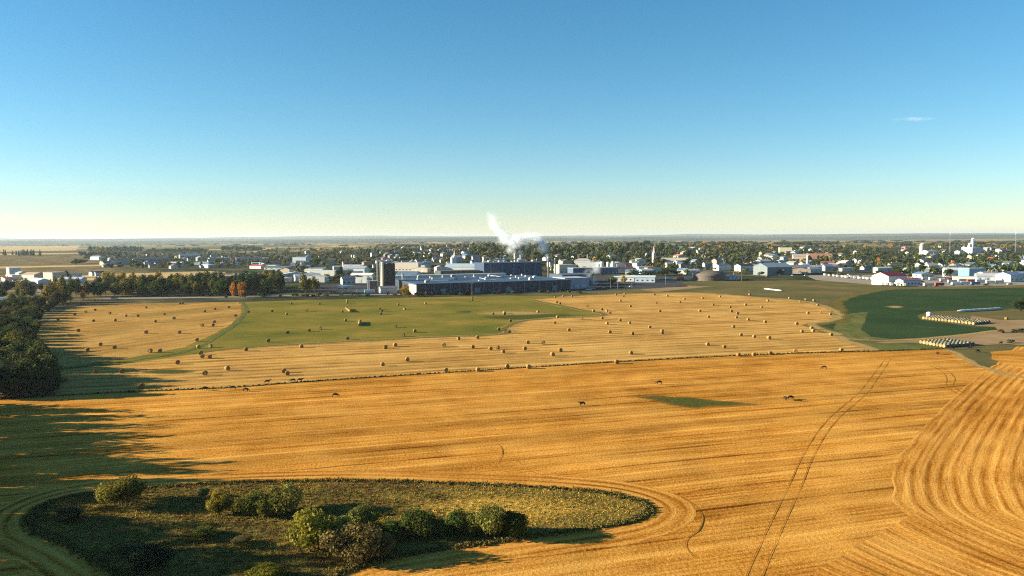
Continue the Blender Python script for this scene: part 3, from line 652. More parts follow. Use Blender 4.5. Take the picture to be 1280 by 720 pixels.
# ------------------------------------------------------------------ marsh grass, ditch weeds (stuff)
def inside(p, poly):
    x, y = p; c = False; j = len(poly) - 1
    for i in range(len(poly)):
        if (poly[i].y > y) != (poly[j].y > y) and x < (poly[j].x - poly[i].x) * (y - poly[i].y) / (poly[j].y - poly[i].y) + poly[i].x: c = not c
        j = i
    return c
def tufts(name, spots, kind='stuff'):
    """spots: (x, y, height, spread, colour)"""
    v = []; f = []; cols = []
    for x, y, h, s, c in spots:
        for k in range(4):
            a = random.random() * 6.28; r_ = s * random.random() ** .5; bx, by = x + math.cos(a) * r_, y + math.sin(a) * r_
            hh = h * random.uniform(.6, 1.2); w = hh * random.uniform(.18, .5); d = random.random() * 3.14; dx, dy = math.cos(d) * w, math.sin(d) * w
            lx, ly = random.uniform(-.3, .3) * hh, random.uniform(-.3, .3) * hh
            n = len(v); v += [(bx - dx, by - dy, 0), (bx + dx, by + dy, 0), (bx + dx * .7 + lx, by + dy * .7 + ly, hh), (bx - dx * .7 + lx, by - dy * .7 + ly, hh * random.uniform(.7, 1))]
            f.append((n, n + 1, n + 2, n + 3)); cols += [(*jit(c, .25), 1)]
    me = bpy.data.meshes.new(name); me.from_pydata(v, [], f); at = me.attributes.new('hue', 'FLOAT_COLOR', 'FACE'); at.data.foreach_set('color', [q for c in cols for q in c])
    me.materials.append(M_tuft); me.update(); return tag(link(name, me), kind=kind)
spots = []; xs_ = [p.x for p in WP]; ys_ = [p.y for p in WP]
while len(spots) < 24000:
    x, y = random.uniform(min(xs_), max(xs_)), random.uniform(max(min(ys_), 97), max(ys_))
    if not inside((x, y), WP): continue
    px, py = pix((x, y, 0)); nz = mnoise.noise(Vector((x * .12, y * .2, 0))); nz2 = mnoise.noise(Vector((x * .45, y * .45, 7)))
    gold = sst(430, 620, px + 120 * nz) * sst(690, 640, py)
    c = (0.15, 0.105, 0.026)
    if nz2 > 0.15: c = (0.18, 0.135, 0.03)
    if nz2 < -0.22: c = (0.17, 0.085, 0.03)
    if nz > 0.25 and random.random() < .6: c = (0.34, 0.21, 0.04)
    if gold > 0.4 and random.random() < gold * .85: c = random.choice([(0.52, 0.30, 0.05), (0.44, 0.27, 0.05), (0.30, 0.24, 0.045), (0.40, 0.19, 0.04), (0.16, 0.14, 0.03), (0.36, 0.23, 0.04)])
    if py < 612 and 400 < px < 610 and random.random() < .4: c = (0.14, 0.06, 0.03)
    spots.append((x, y, random.uniform(.12, .30) * (0.8 if gold > .5 else 1), .35, c))
M_reed = soft_mat('reed_gold', [(0.34, 0.20, 0.038), (0.70, 0.40, 0.075)])
soft_patch('reed_bed', [(425, 640), (500, 620), (600, 612), (700, 617), (770, 626), (803, 636), (770, 648), (690, 658), (640, 655), (560, 645), (500, 655)], 0.062, M_reed)
soft_patch('reed_bed', [(200, 660), (280, 648), (350, 655), (390, 672), (320, 690), (230, 684)], 0.062, M_soft_olive)
tufts('marsh_grass', spots)
spots = []; DL = smooth_line(DW, 30)
for i in range(len(DL) - 1):
    a, b = DL[i], DL[i + 1]
    for k in range(max(1, int((b - a).length / .22))):
        q = a.lerp(b, random.random()); spots.append((q.x + random.gauss(0, .25), q.y + random.gauss(0, .3), random.uniform(.2, .5), .25, random.choice([(0.045, 0.04, 0.014), (0.03, 0.034, 0.012), (0.06, 0.05, 0.018)])))
tufts('ditch_weeds', spots)
spots = []
for i in range(5200):
    k = random.randrange(len(WP)); q = WP[k].lerp(WP[(k + 1) % len(WP)], random.random()); spots.append((q.x + random.gauss(0, .5), q.y + random.gauss(0, .4), random.uniform(.2, .45), .3, random.choice([(0.16, 0.12, 0.035), (0.12, 0.10, 0.028), (0.20, 0.13, 0.04), (0.08, 0.075, 0.022)])))
tufts('marsh_edge_grass', [s for s in spots if s[1] > 97])

# ================================================================== BALES
def bale_mesh():
    mb = MB(); n = 22; prof = [(0.0, -.70), (.45, -.73), (.74, -.75), (.82, -.70), (.855, -.5), (.86, 0), (.855, .5), (.82, .70), (.74, .75), (.45, .73), (0.0, .70)]
    v = []; f = []
    for j, (r_, x) in enumerate(prof):
        for k in range(n):
            a = 2 * math.pi * k / n; w = 1 + 0.03 * math.sin(3 * a + j) + 0.02 * math.sin(7 * a + 2 * j)
            rr = r_ * w; z = rr * math.sin(a); z = max(z, -0.80); v.append((x, rr * math.cos(a), z + 0.80))
    for j in range(len(prof) - 1):
        for k in range(n): k2 = (k + 1) % n; f.append((j * n + k, j * n + k2, (j + 1) * n + k2, (j + 1) * n + k))
    me = mb.add(v, f).mesh('round_bale', M_straw)
    for q in me.polygons: q.use_smooth = abs(q.normal.x) < 0.5
    return me
ME_bale = bale_mesh()
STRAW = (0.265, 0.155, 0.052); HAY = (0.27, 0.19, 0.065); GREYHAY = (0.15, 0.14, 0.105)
def bale(px, py, col, rz=None, loc=None):
    if loc is None:
        d = ray(px, py); tt = (0.8 - HC) / d.z; loc = CAM + d * tt
    o = link('round_bale', ME_bale, loc=(loc[0], loc[1], 0.03), rz=rz if rz is not None else (R(100) + random.gauss(0, .22) if random.random() < .88 else random.uniform(0, 3.1)), color=jit(col, .28))
    s = random.uniform(.82, .97); o.scale = (s, s, s); return o
def zm(ox, oy, L): return [(ox + a / 4, oy + b / 4) for a, b in L]
BC = zm(0, 360, [(428, 118), (476, 108), (549, 125), (374, 130), (468, 162), (576, 160), (630, 137), (690, 138), (731, 96), (822, 130), (777, 165), (870, 150), (1023, 115), (1076, 103), (1145, 95), (1072, 168), (1066, 184), (1010, 186), (1178, 137), (898, 220), (731, 220), (392, 211), (343, 235), (503, 280), (573, 295), (438, 306), (750, 313), (800, 312), (985, 258), (291, 155), (900, 75), (914, 75)])
BB = zm(0, 360, [(888, 370), (480, 415), (611, 415), (335, 458), (708, 490), (1025, 424), (1012, 340), (1049, 342), (1136, 400)]) + zm(240, 360, [(270, 305), (547, 290), (968, 295), (1015, 283), (953, 379), (1077, 356), (460, 413), (477, 424)]) + \
     zm(520, 360, [(696, 45), (737, 40), (780, 40), (705, 70), (720, 76), (695, 172), (308, 245), (212, 251), (140, 284), (284, 292), (373, 301), (408, 296), (434, 316), (544, 301), (559, 270), (636, 273), (683, 330), (722, 309), (765, 208), (828, 150), (857, 90), (888, 114), (930, 105), (953, 113), (971, 124), (931, 149), (955, 175), (969, 219), (1021, 160), (1067, 173), (1072, 90), (1022, 62), (1039, 40), (1044, 28), (1203, 74), (1220, 114), (1169, 194), (1231, 222), (1230, 212), (1081, 226), (1074, 322), (1004, 368), (563, 392), (456, 388), (310, 406), (150, 408), (1000, 32), (1193, 32), (1257, 38), (466, 218)]) + \
     zm(800, 360, [(223, 53), (199, 69), (313, 49), (400, 41), (365, 82), (299, 113), (343, 142), (480, 63), (451, 94), (457, 115), (488, 126), (483, 145), (527, 83), (541, 156), (609, 94), (638, 62), (747, 50), (801, 67), (829, 57), (870, 62), (890, 84), (839, 124), (952, 129), (905, 122), (783, 177), (626, 168), (465, 192), (505, 232), (571, 241), (645, 248), (809, 215), (858, 200), (865, 213), (955, 231), (338, 279), (422, 292), (491, 331), (570, 330), (652, 323), (777, 313), (1006, 307), (548, 32), (548, 16)])
BD = zm(0, 360, [(992, 292), (1052, 288), (1004, 325)]) + zm(240, 360, [(497, 76), (638, 78), (776, 72), (776, 62), (401, 114), (474, 129), (573, 112), (752, 116), (768, 160), (478, 222), (586, 210), (640, 200), (382, 262), (283, 118), (778, 250), (1056, 234), (1114, 214), (1018, 190), (1031, 82), (1063, 103), (940, 103), (950, 112), (945, 127)]) + \
     zm(520, 360, [(48, 76), (282, 48), (282, 60), (386, 128), (442, 128), (442, 122), (610, 118), (707, 143), (472, 163), (415, 205)])
for px, py in BC: later(bale(px, py, STRAW), px, 'round straw bale', 'in the far half of the left stubble' if py < 398 else 'in the near half of the left stubble', 'hay bale', 'bales on the left stubble')
for px, py in BD: later(bale(px, py, HAY), px, 'round hay bale', 'in the far half of the green field' if py < 395 else 'in the near half of the green field', 'hay bale', 'bales on the green field')
for px, py in BB:
    ditch = 466 - (px - 557) * 0.051
    pl = 'just beyond the ditch' if py > ditch - 13 else 'midway up the gold stubble' if py > 405 else 'far up the gold stubble'
    pl += ', left side' if px < 560 else ', middle' if px < 800 else ', right side' if px < 925 else ', right end'
    later(bale(px, py, STRAW), px, 'round straw bale', pl, 'hay bale', 'bales on the gold stubble')
# two long rows of bales on the green field
def bale_row(a, b, n, place, col):
    A, B = G(*a), G(*b); ang = math.atan2((B - A).y, (B - A).x)
    for k in range(n):
        q = A.lerp(B, k / (n - 1)); o = bale(0, 0, col, ang + random.gauss(0, .03), q)
        o['label'] = f'round hay bale {ORD[k]} from near end of the {place}'; o['category'] = 'hay bale'; o['group'] = 'bales lined up on the green field'
bale_row((438, 390.5), (433, 386.5), 14, 'farther row on green field', HAY)
bale_row((449.5, 407.5), (450, 402.8), 13, 'nearer row on green field', HAY)
# bale stacks by the dirt lane
def stack(a, b, nf, back, nb, place):
    A, B = G(*a), G(*b); ang = math.atan2(back[1], back[0])
    for i in range(nf):
        for k in range(nb):
            q = A.lerp(B, i / (nf - 1)) + Vector(back).normalized().to_3d() * (2.2 * k); o = bale(0, 0, (.31, .205, .095) if k == 0 else GREYHAY, ang + random.gauss(0, .04), q)  # end bales coloured gold for the sun on them, weathered grey behind
            px = pix(q)[0]
            if k == 0: later(o, px, 'sunlit end bale', f'of the {place} bale stack', 'hay bale', 'end bales of the stacks')
            else: o['label'] = f'grey weathered round bale behind end bale {ORD[i]} from left in the {place} stack'; o['category'] = 'hay bale'; o['group'] = f'row {i+1} of the {place} bale stack'
stack((1155, 399), (1217, 406), 16, Vector((0.86, 0.5)), 7, 'larger')
stack((1152, 429.5), (1181, 434.5), 8, Vector((0.93, 0.36)), 8, 'smaller')
tag(bale(1258, 398, STRAW), 'single pale round bale alone in the yard near the right edge', 'hay bale')

# silage bags: long sagging tubes
def silage(a, b, r_, label):
    A, B = G(*a), G(*b); d = (B - A); L = d.length; mb = MB(); n = 14; v = []; f = []; K = 26
    for i in range(K + 1):
        t = i / K; e = min(1, math.sin(math.pi * min(max(t, .001), .999)) * 4) ** .5; rr = r_ * e * (1 + .05 * math.sin(i * 2.1))
        for k in range(n):
            a_ = 2 * math.pi * k / n; v.append((t * L, 1.25 * rr * math.cos(a_), max(0, r_ * .62 + rr * .75 * math.sin(a_))))
    for i in range(K):
        for k in range(n): k2 = (k + 1) % n; f.append((i * n + k, i * n + k2, (i + 1) * n + k2, (i + 1) * n + k))
    o = link('silage_bag', mb.add(v, f).mesh('silage_bag', M_roof, smooth=True), loc=A, rz=math.atan2(d.y, d.x), color=(.55, .57, .58)); tag(o, label, 'silage bag'); return o
silage((1196, 390.5), (1254, 387), 1.1, 'long grey-white silage bag lying behind the larger bale stack')
silage((955, 361.5), (977, 364), .8, 'short white silage bag on the pasture beyond the gold field')

# ================================================================== CATTLE
def cow_mesh(graze):
    me = bpy.data.meshes.new('cow'); bm = bmesh.new()
    hd = [(1.05, 0, .95), (1.3, 0, .62), (1.5, 0, .32), (1.62, 0, .12)] if graze else [(1.0, 0, 1.25), (1.22, 0, 1.42), (1.5, 0, 1.40), (1.75, 0, 1.27)]
    body = [(-.85, 0, 1.12), (-.5, 0, 1.10), (0, 0, 1.02), (.45, 0, 1.04), (.8, 0, 1.08)] + hd; br = [.26, .37, .41, .39, .30] + [.20, .15, .155, .09]
    V = [bm.verts.new(p) for p in body]; rad = list(br); E = [(i, i + 1) for i in range(len(body) - 1)]
    def chain(root, pts, rs):
        prev = root
        for p, r_ in zip(pts, rs): V.append(bm.verts.new(p)); rad.append(r_); E.append((prev, len(V) - 1)); prev = len(V) - 1
    for s in (-1, 1):
        chain(4, [(.70, .20 * s, .78), (.68, .21 * s, .42), (.68, .21 * s, .05)], [.15, .085, .075])
        chain(0, [(-.78, .20 * s, .82), (-.92, .20 * s, .48), (-.86, .20 * s, .05)], [.19, .09, .075])
        chain(len(body) - 2, [(hd[2][0] - .1, .2 * s, hd[2][2] + .1)], [.045])
    chain(0, [(-1.08, 0, 1.0), (-1.14, 0, .5)], [.045, .05])
    for a, b in E: bm.edges.new((V[a], V[b]))
    bm.to_mesh(me); bm.free(); o = bpy.data.objects.new('t', me); C.objects.link(o); md = o.modifiers.new('s', 'SKIN')
    for i, sv in enumerate(me.skin_vertices[0].data): sv.radius = (rad[i], rad[i]); sv.use_root = (i == 2)
    sb = o.modifiers.new('u', 'SUBSURF'); sb.levels = 1; sb.render_levels = 1
    r_ = bpy.data.meshes.new_from_object(o.evaluated_get(bpy.context.evaluated_depsgraph_get())); bpy.data.objects.remove(o)
    r_.materials.clear(); r_.materials.append(M_hide); r_.polygons.foreach_set('use_smooth', [True] * len(r_.polygons)); r_.name = 'cow'; return r_
COWS = [cow_mesh(True), cow_mesh(False)]
for px, py, g_, az, lab in [(728, 507.5, 0, 205, 'black cow standing alone in the gold stubble left of centre right'), (824, 480.5, 1, 180, 'black cow grazing alone above the dark regrowth patch'), (981.5, 500.5, 0, 270, 'black cow on the left of the standing pair on stubble'), (988, 499.5, 1, 20, 'black cow on the right of the standing pair on stubble'),
        (1030, 461.5, 1, 175, 'black cow grazing alone below the ditch left of the tyre tracks'), (419, 496.5, 1, 10, 'black cow grazing alone below the ditch in the left half'), (256, 488, 1, 40, 'black cow leftmost of the herd along the left ditch'), (291, 487, 0, 185, 'black cow second from left along the left ditch'), (307, 489.5, 1, 0, 'black cow lowest of the herd along the left ditch'),
        (334, 479.5, 0, 30, 'black cow standing in the ditch weeds left of a pair'), (366, 478, 1, 185, 'black cow on the left of the pair in ditch weeds'), (375, 477.5, 0, 10, 'black cow on the right of the pair in ditch weeds'),
        (1172, 443.5, 0, 265, 'black cow standing at the corner of the gold field'), (1190, 437, 1, 180, 'black cow leftmost below the smaller bale stack'), (1212, 437, 1, 160, 'black cow in the middle below the smaller bale stack'), (1215, 434.5, 0, 10, 'black cow on the lane edge behind another cow'), (1222, 441, 1, 10, 'black cow nearest to the viewer on the right grass'), (1251, 430.5, 0, 20, 'black cow rightmost beside the dirt lane')]:
    p = G(px, py); o = link('cow', COWS[g_ ^ 1 if g_ else 1], loc=(p.x, p.y, .06), rz=R(az)); o.data = COWS[0] if g_ else COWS[1]; tag(o, lab, 'cow', 'black cattle in the fields'); o.scale = (0.8,) * 3

# ================================================================== BUILDINGS
def walls_mb(w, d, h, roof, rise, ridge='x'):
    mb = MB(); x = w / 2
    if roof == 'gable' and ridge == 'y':      # ridge runs back, gable faces front
        v = [(-x, 0, 0), (x, 0, 0), (x, 0, h), (0, 0, h + rise), (-x, 0, h)]; v += [(a, d, c) for a, b, c in v]
        return mb.add(v, [(0, 1, 2, 3, 4), (9, 8, 7, 6, 5), (0, 4, 9, 5), (1, 6, 7, 2), (0, 5, 6, 1)])
    if roof == 'gable':
        v = [(-x, 0, 0), (-x, d, 0), (-x, d, h), (-x, d / 2, h + rise), (-x, 0, h)]; v += [(x, b, c) for a, b, c in v]
        return mb.add(v, [(4, 3, 2, 1, 0), (5, 6, 7, 8, 9), (0, 5, 9, 4), (1, 2, 7, 6), (0, 1, 6, 5)])
    return mb.box(-x, x, 0, d, 0, h)
def roof_mb(w, d, h, roof, rise, ridge='x'):
    mb = MB(); x = w / 2 + .4; t = .28
    if roof == 'gable' and ridge == 'y':
        k = rise / (w / 2); prof = [(-x, h - .4 * k + .04), (0, h + rise + .04), (x, h - .4 * k + .04)]
        v = []
        for y in (-.4, d + .4):
            for a, z in prof: v += [(a, y, z), (a, y, z + t)]
        return mb.add(v, [(0, 2, 3, 1), (2, 4, 5, 3), (6, 7, 9, 8), (8, 9, 11, 10), (1, 3, 9, 7), (3, 5, 11, 9), (0, 6, 8, 2), (2, 8, 10, 4), (0, 1, 7, 6), (4, 10, 11, 5)])
    if roof == 'gable':
        k = rise / (d / 2); prof = [(-.4, h - .4 * k + .04), (d / 2, h + rise + .04), (d + .4, h - .4 * k + .04)]
        v = []
        for xx in (-x, x):
            for a, z in prof: v += [(xx, a, z), (xx, a, z + t)]
        return mb.add(v, [(0, 1, 3, 2), (2, 3, 5, 4), (6, 8, 9, 7), (8, 10, 11, 9), (1, 7, 9, 3), (3, 9, 11, 5), (0, 2, 8, 6), (2, 4, 10, 8), (0, 6, 7, 1), (4, 5, 11, 10)])
    if roof == 'hip':
        z = h + .03; v = [(-x, -.4, z), (x, -.4, z), (x, d + .4, z), (-x, d + .4, z), (-x + d * .45, d / 2, z + rise), (x - d * .45, d / 2, z + rise)]
        return mb.add(v, [(3, 2, 1, 0), (0, 1, 5, 4), (1, 2, 5), (2, 3, 4, 5), (3, 0, 4)])
    mb.box(-w / 2 - .15, w / 2 + .15, -.15, d + .15, h + .003, h + .35); return mb
WINDOW = (MB().box(-.95, .95, -.05, .02, -.1, 1.35).mesh('window', M_wall), MB().box(-.8, .8, -.09, -.052, 0, 1.22).mesh('pane', M_glass),
          MB().box(-.05, .02, -.95, .95, -.1, 1.35).mesh('window', M_wall), MB().box(-.09, -.052, -.8, .8, 0, 1.22).mesh('pane', M_glass))
CHIM = MB().box(-.4, .4, -.4, .4, 0, 1.6).box(-.5, .5, -.5, .5, 1.602, 1.8).mesh('chimney', M_wall)
def building(label, cat, px, py, w, d, h, rot=20, roof='gable', rise=None, wall=(.6, .58, .54), rcol=(.12, .14, .18), ridge='x', nwin=0, ndoor=0, metal=False, name='building', group=None, loc=None):
    t = thing(name, label, cat, loc if loc is not None else G(px, py), R(rot), group); rise = rise if rise is not None else min(w, d) * .18
    link('wall', walls_mb(w, d, h, roof, rise, ridge).mesh('wall', M_metal if metal else M_wall), t, color=wall)
    link('roof', roof_mb(w, d, h, roof, rise, ridge).mesh('roof', M_roof), t, color=rcol)
    if nwin:
        fr, pa, fr2, pa2 = WINDOW
        for k in range(nwin): link('pane', pa, link('window', fr, t, (-w / 2 + w * (k + .5) / nwin, -.02, min(h - 1.9, 1.5)), color=(.5, .5, .5)))
        for k in range(max(1, nwin // 3)): link('pane', pa2, link('window', fr2, t, (-w / 2 - .02, d * (k + .5) / max(1, nwin // 3), min(h - 1.9, 1.5)), color=(.5, .5, .5)))
    if roof in ('gable', 'hip') and w < 40 and nwin:
        link('chimney', CHIM, bpy.data.objects[[c.name for c in t.children if c.name.split('.')[0] == 'roof'][0]], (w * .22, d * .5, h + rise - .3) if ridge == 'x' else (0, d * .6, h + rise - .3), color=(.30, .17, .13))
    if ndoor:
        me = MB().box(-1.8, 1.8, -.07, .02, .05, min(h * .7, 4)).mesh('door', M_wall)
        for k in range(ndoor): link('door', me, t, (-w / 2 + w * (k + .75) / (ndoor + .5), -.03, 0), color=(.5, .5, .5))
    return t
WHITE = (.62, .60, .57); CREAM = (.62, .55, .42); TAN = (.48, .38, .28); BRICK = (.36, .15, .10); BLUE = (.10, .17, .28); SLATE = (.10, .125, .17); GREYB = (.30, .33, .37); MAROON = (.24, .03, .05); DKBLUE = (.035, .055, .10); RED = (.45, .06, .05)

# --- the factory
FA = 21.0
p = G(521, 369); hall = thing('factory_hall', 'long factory hall with blue sheet roof and dark pilastered front wall', 'factory', p, R(FA))
FW, FD, FH = 136.0, 112.0, 8.6
link('wall', MB().box(0, FW, 0, FD, 0, FH).mesh('wall', M_metal), hall, color=(.036, .040, .062))
link('roof', MB().box(-.5, FW + .5, -.5, FD + .5, FH + .003, FH + .5).mesh('roof', M_roof), hall, color=(.055, .10, .175))
me = MB().box(-.6, .6, -.35, -.01, 0, FH - .02).mesh('pilaster', M_metal)
for k in range(1, 10): link('pilaster', me, hall, (FW * k / 9.6, 0, 0), color=(.08, .10, .145))
link('sunlit_gable', MB().box(-.25, -.01, .5, 26, 0, FH - .6).mesh('sunlit_gable', M_wall), hall, color=(.55, .40, .28))  # pale sheet: sunlight on the left end wall put into its colour
for x, y, l in ((18, 28, 17), (58, 16, 16), (96, 40, 14), (70, 70, 12)): link('skylight', MB().box(0, l, 0, 2.2, FH + .503, FH + 1.3).mesh('skylight', M_wall), hall, (x, y, 0), color=WHITE)
vent = MB().lathe([(.8, FH + .45), (.8, FH + 1.6), (1.1, FH + 1.7), (.4, FH + 2.3)], 10).mesh('roof_vent', M_wall)
for x, y in ((16, 60), (30, 62), (34, 84), (62, 66), (86, 70), (100, 30), (108, 58), (112, 80), (120, 64), (126, 88), (80, 96), (48, 92)): link('roof_vent', vent, hall, (x, y, 0), color=WHITE)
link('clerestory', MB().box(4, FW - 20, FD - 7, FD - 1, FH + .503, FH + 2.6).mesh('clerestory', M_wall), hall, color=(.66, .62, .55))
dme = MB().box(-2.2, 2.2, -.30, -.01, .05, 4.6).mesh('loading_door', M_wall)
for x in (22, 51, 79, 121): link('loading_door', dme, hall, (x, 0, 0), color=(.22, .24, .28))
pme = MB().tube([(0, -.25, 0), (0, -.25, FH - .1)], .14, 6).mesh('drainpipe', M_steel)
for x in (7, 36, 65, 93, 107): link('drainpipe', pme, hall, (x, 0, 0))
ume = MB().box(-2, 2, -1.5, 1.5, FH + .503, FH + 2.4).box(-1.2, 1.2, -.9, .9, FH + 2.403, FH + 2.9).mesh('roof_unit', M_wall)
for x, y in ((12, 12), (46, 44), (70, 30), (92, 84), (104, 12), (118, 36), (60, 98), (28, 100)): link('roof_unit', ume, hall, (x, y, 0), color=jit((.40, .41, .42), .3))
link('duct', MB().tube([(46, 46, FH + 1.6), (60, 52, FH + 1.6), (92, 52, FH + 1.6), (92, 82, FH + 1.6)], .55, 8).mesh('duct', M_steel), hall)
link('duct', MB().tube([(70, 32, FH + 1.4), (70, 66, FH + 1.4), (112, 66, FH + 1.4)], .45, 8).mesh('duct', M_steel), hall)
def fpt(x, y): return p + Matrix.Rotation(R(FA), 3, 'Z') @ Vector((x, y, 0))
b = building('tall dark blue corrugated boiler house behind the factory hall', 'factory', 0, 0, 62, 30, 20.5, FA, 'flat', wall=(.035, .055, .11), rcol=(.08, .11, .17), metal=True, name='boiler_house', loc=fpt(128, FD + 4))
for k in range(5): link('pilaster', MB().box(-.5, .5, -.3, -.01, 0, 20).mesh('pilaster', M_metal), b, (-24 + 12 * k, 0, 0), color=(.10, .15, .24))
for x, y in ((-22, 8), (-8, 16), (9, 7), (18, 20), (26, 10)): link('roof_unit', MB().box(-2, 2, -2, 2, 20.86, 22.6 + random.random() * 1.5).mesh('roof_unit', M_wall), b, (x, y, 0), color=jit((.35, .30, .28), .3))
link('duct', MB().tube([(-22, 8, 23.4), (-8, 12, 24.2), (9, 8, 23.4)], .6, 8).mesh('duct', M_steel), b)
link('railing', MB().box(-30.5, 30.5, .2, .28, 20.86, 21.9).mesh('railing', M_steel), b)
building('dark low annex with lit red roof left of the boiler house', 'factory', 0, 0, 40, 22, 13.5, FA, 'flat', wall=(.06, .05, .055), rcol=(.12, .10, .10), metal=True, name='factory_annex', loc=fpt(74, FD + 8))
b = building('pale panelled loading block at the right end of the factory hall', 'factory', 0, 0, 24, 26, 9.5, FA, 'flat', wall=(.30, .33, .40), rcol=(.40, .42, .46), metal=True, ndoor=3, name='loading_block', loc=fpt(FW + 13, 14))
building('dark blue side building behind the loading block', 'factory', 0, 0, 32, 30, 10.5, FA, 'flat', wall=(.05, .075, .12), rcol=(.09, .12, .18), metal=True, name='side_building', loc=fpt(FW + 32, 52))
b = building('long dark blue office wing with a row of windows behind the steam', 'office', 745, 343, 62, 16, 8, FA, 'flat', wall=(.08, .11, .19), rcol=(.45, .45, .46), nwin=12, name='office_wing')
building('cream block between the boiler house and the office wing', 'factory', 709, 342, 22, 16, 11, FA, 'flat', wall=CREAM, rcol=(.5, .45, .4), nwin=3)
def stackpipe(px, py, ztop, r_, col, lab):
    q = G(px, py); d = q - CAM; o = thing('smokestack', lab, 'chimney', q)
    link('pipe', MB().lathe([(r_ * 1.25, 0), (r_ * 1.1, ztop * .3), (r_, ztop)], 14).mesh('pipe', M_wall, smooth=False), o, color=col)
    link('rim', MB().lathe([(r_ * 1.15, ztop + .003), (r_ * 1.2, ztop + .3), (r_ * 1.05, ztop + .7)], 14).mesh('rim', M_steel), o)
    link('ladder', MB().box(-.25, .25, -r_ * 1.3 - .1, -r_ * 1.3, 1, ztop).mesh('ladder', M_steel), o); return q
Q1 = stackpipe(644, 352.5, 29.0, 1.15, (.62, .58, .52), 'tall pale smokestack left of the two steaming side by side')
Q2 = stackpipe(651, 352.5, 27.0, 1.15, (.42, .46, .54), 'tall grey smokestack right of the two steaming side by side')
Q3 = stackpipe(685.5, 351, 24.0, .8, (.20, .16, .15), 'thin dark smokestack on the boiler house, steaming alone')
stackpipe(671, 351, 22.5, .6, (.12, .12, .13), 'thin dark idle vent pipe between the smoking stacks'); stackpipe(694, 351, 22.8, .7, (.12, .12, .13), 'short dark idle vent pipe right of the boiler house steam')
stackpipe(620, 352, 17.5, .9, (.66, .55, .36), 'short cream smokestack left of the factory annex')
# silo tower and plant
q = G(484, 364); s = thing('silo_tower', 'tall dark silo tower with white cylinders on its sunlit left side', 'silo tower', q, R(18))
link('tower_block', MB().box(-2.3, 6.6, -3, 6, 0, 24).mesh('tower_block', M_metal), s, color=(.06, .038, .034))
cyl = MB().lathe([(1.35, 0), (1.35, 24.5), (1.1, 25.2), (.25, 25.8)], 16).mesh('silo_cylinder', M_wall)
for x, y in ((-3.8, -1.5), (-4.0, 2), (-3.8, 5.3)): link('silo_cylinder', cyl, s, (x, y, 0), color=(.62, .52, .38))
link('elevator_leg', MB().box(-8.3, -7.4, 2, 3, 0, 27).box(-8.3, -2, 2.2, 2.8, 26.6, 27.3).mesh('elevator_leg', M_steel), s)
link('platform', MB().box(-6, 5.2, -2.5, 5.5, 26.01, 26.3).mesh('platform', M_steel), s)
link('head_house', MB().box(0, 4, 0, 4, 24.003, 27).mesh('head_house', M_wall), s, color=WHITE)
q = G(466, 366); s = thing('hopper_tower', 'short dark hopper tower with thin mast left of the silo tower', 'silo tower', q, R(18))
link('tower_block', MB().box(-2.5, 4, 0, 6, 0, 9.6).mesh('tower_block', M_metal), s, color=(.10, .07, .07)); link('roof', MB().box(-3, 4.5, -.5, 6.5, 9.603, 10.2).mesh('roof', M_roof), s, color=(.35, .36, .4))
link('mast', MB().lathe([(.12, 10.2), (.06, 14)], 6).mesh('mast', M_steel), s); link('ladder_cage', MB().box(-4, -3, 1, 2, 0, 11).mesh('ladder_cage', M_steel), s)
building('low white shed with dark doorways below the silo tower', 'shed', 486, 366.5, 14, 8, 4.2, 18, 'gable', wall=WHITE, rcol=(.2, .2, .24), ndoor=3)
building('white block beside the silo tower by the blue roof', 'shed', 496, 361, 5, 8, 7, 18, 'flat', wall=WHITE, rcol=WHITE)
conv = thing('conveyor', 'slanting grey conveyor leg rising beside the blue factory roof', 'conveyor', G(503, 362), R(200))
link('belt', MB().tube([(0, 0, 15), (-9, 0, 1)], .6, 4).mesh('belt', M_steel), conv); link('support', MB().lathe([(.3, 0), (.3, 14.5)], 6).mesh('support', M_steel), conv)

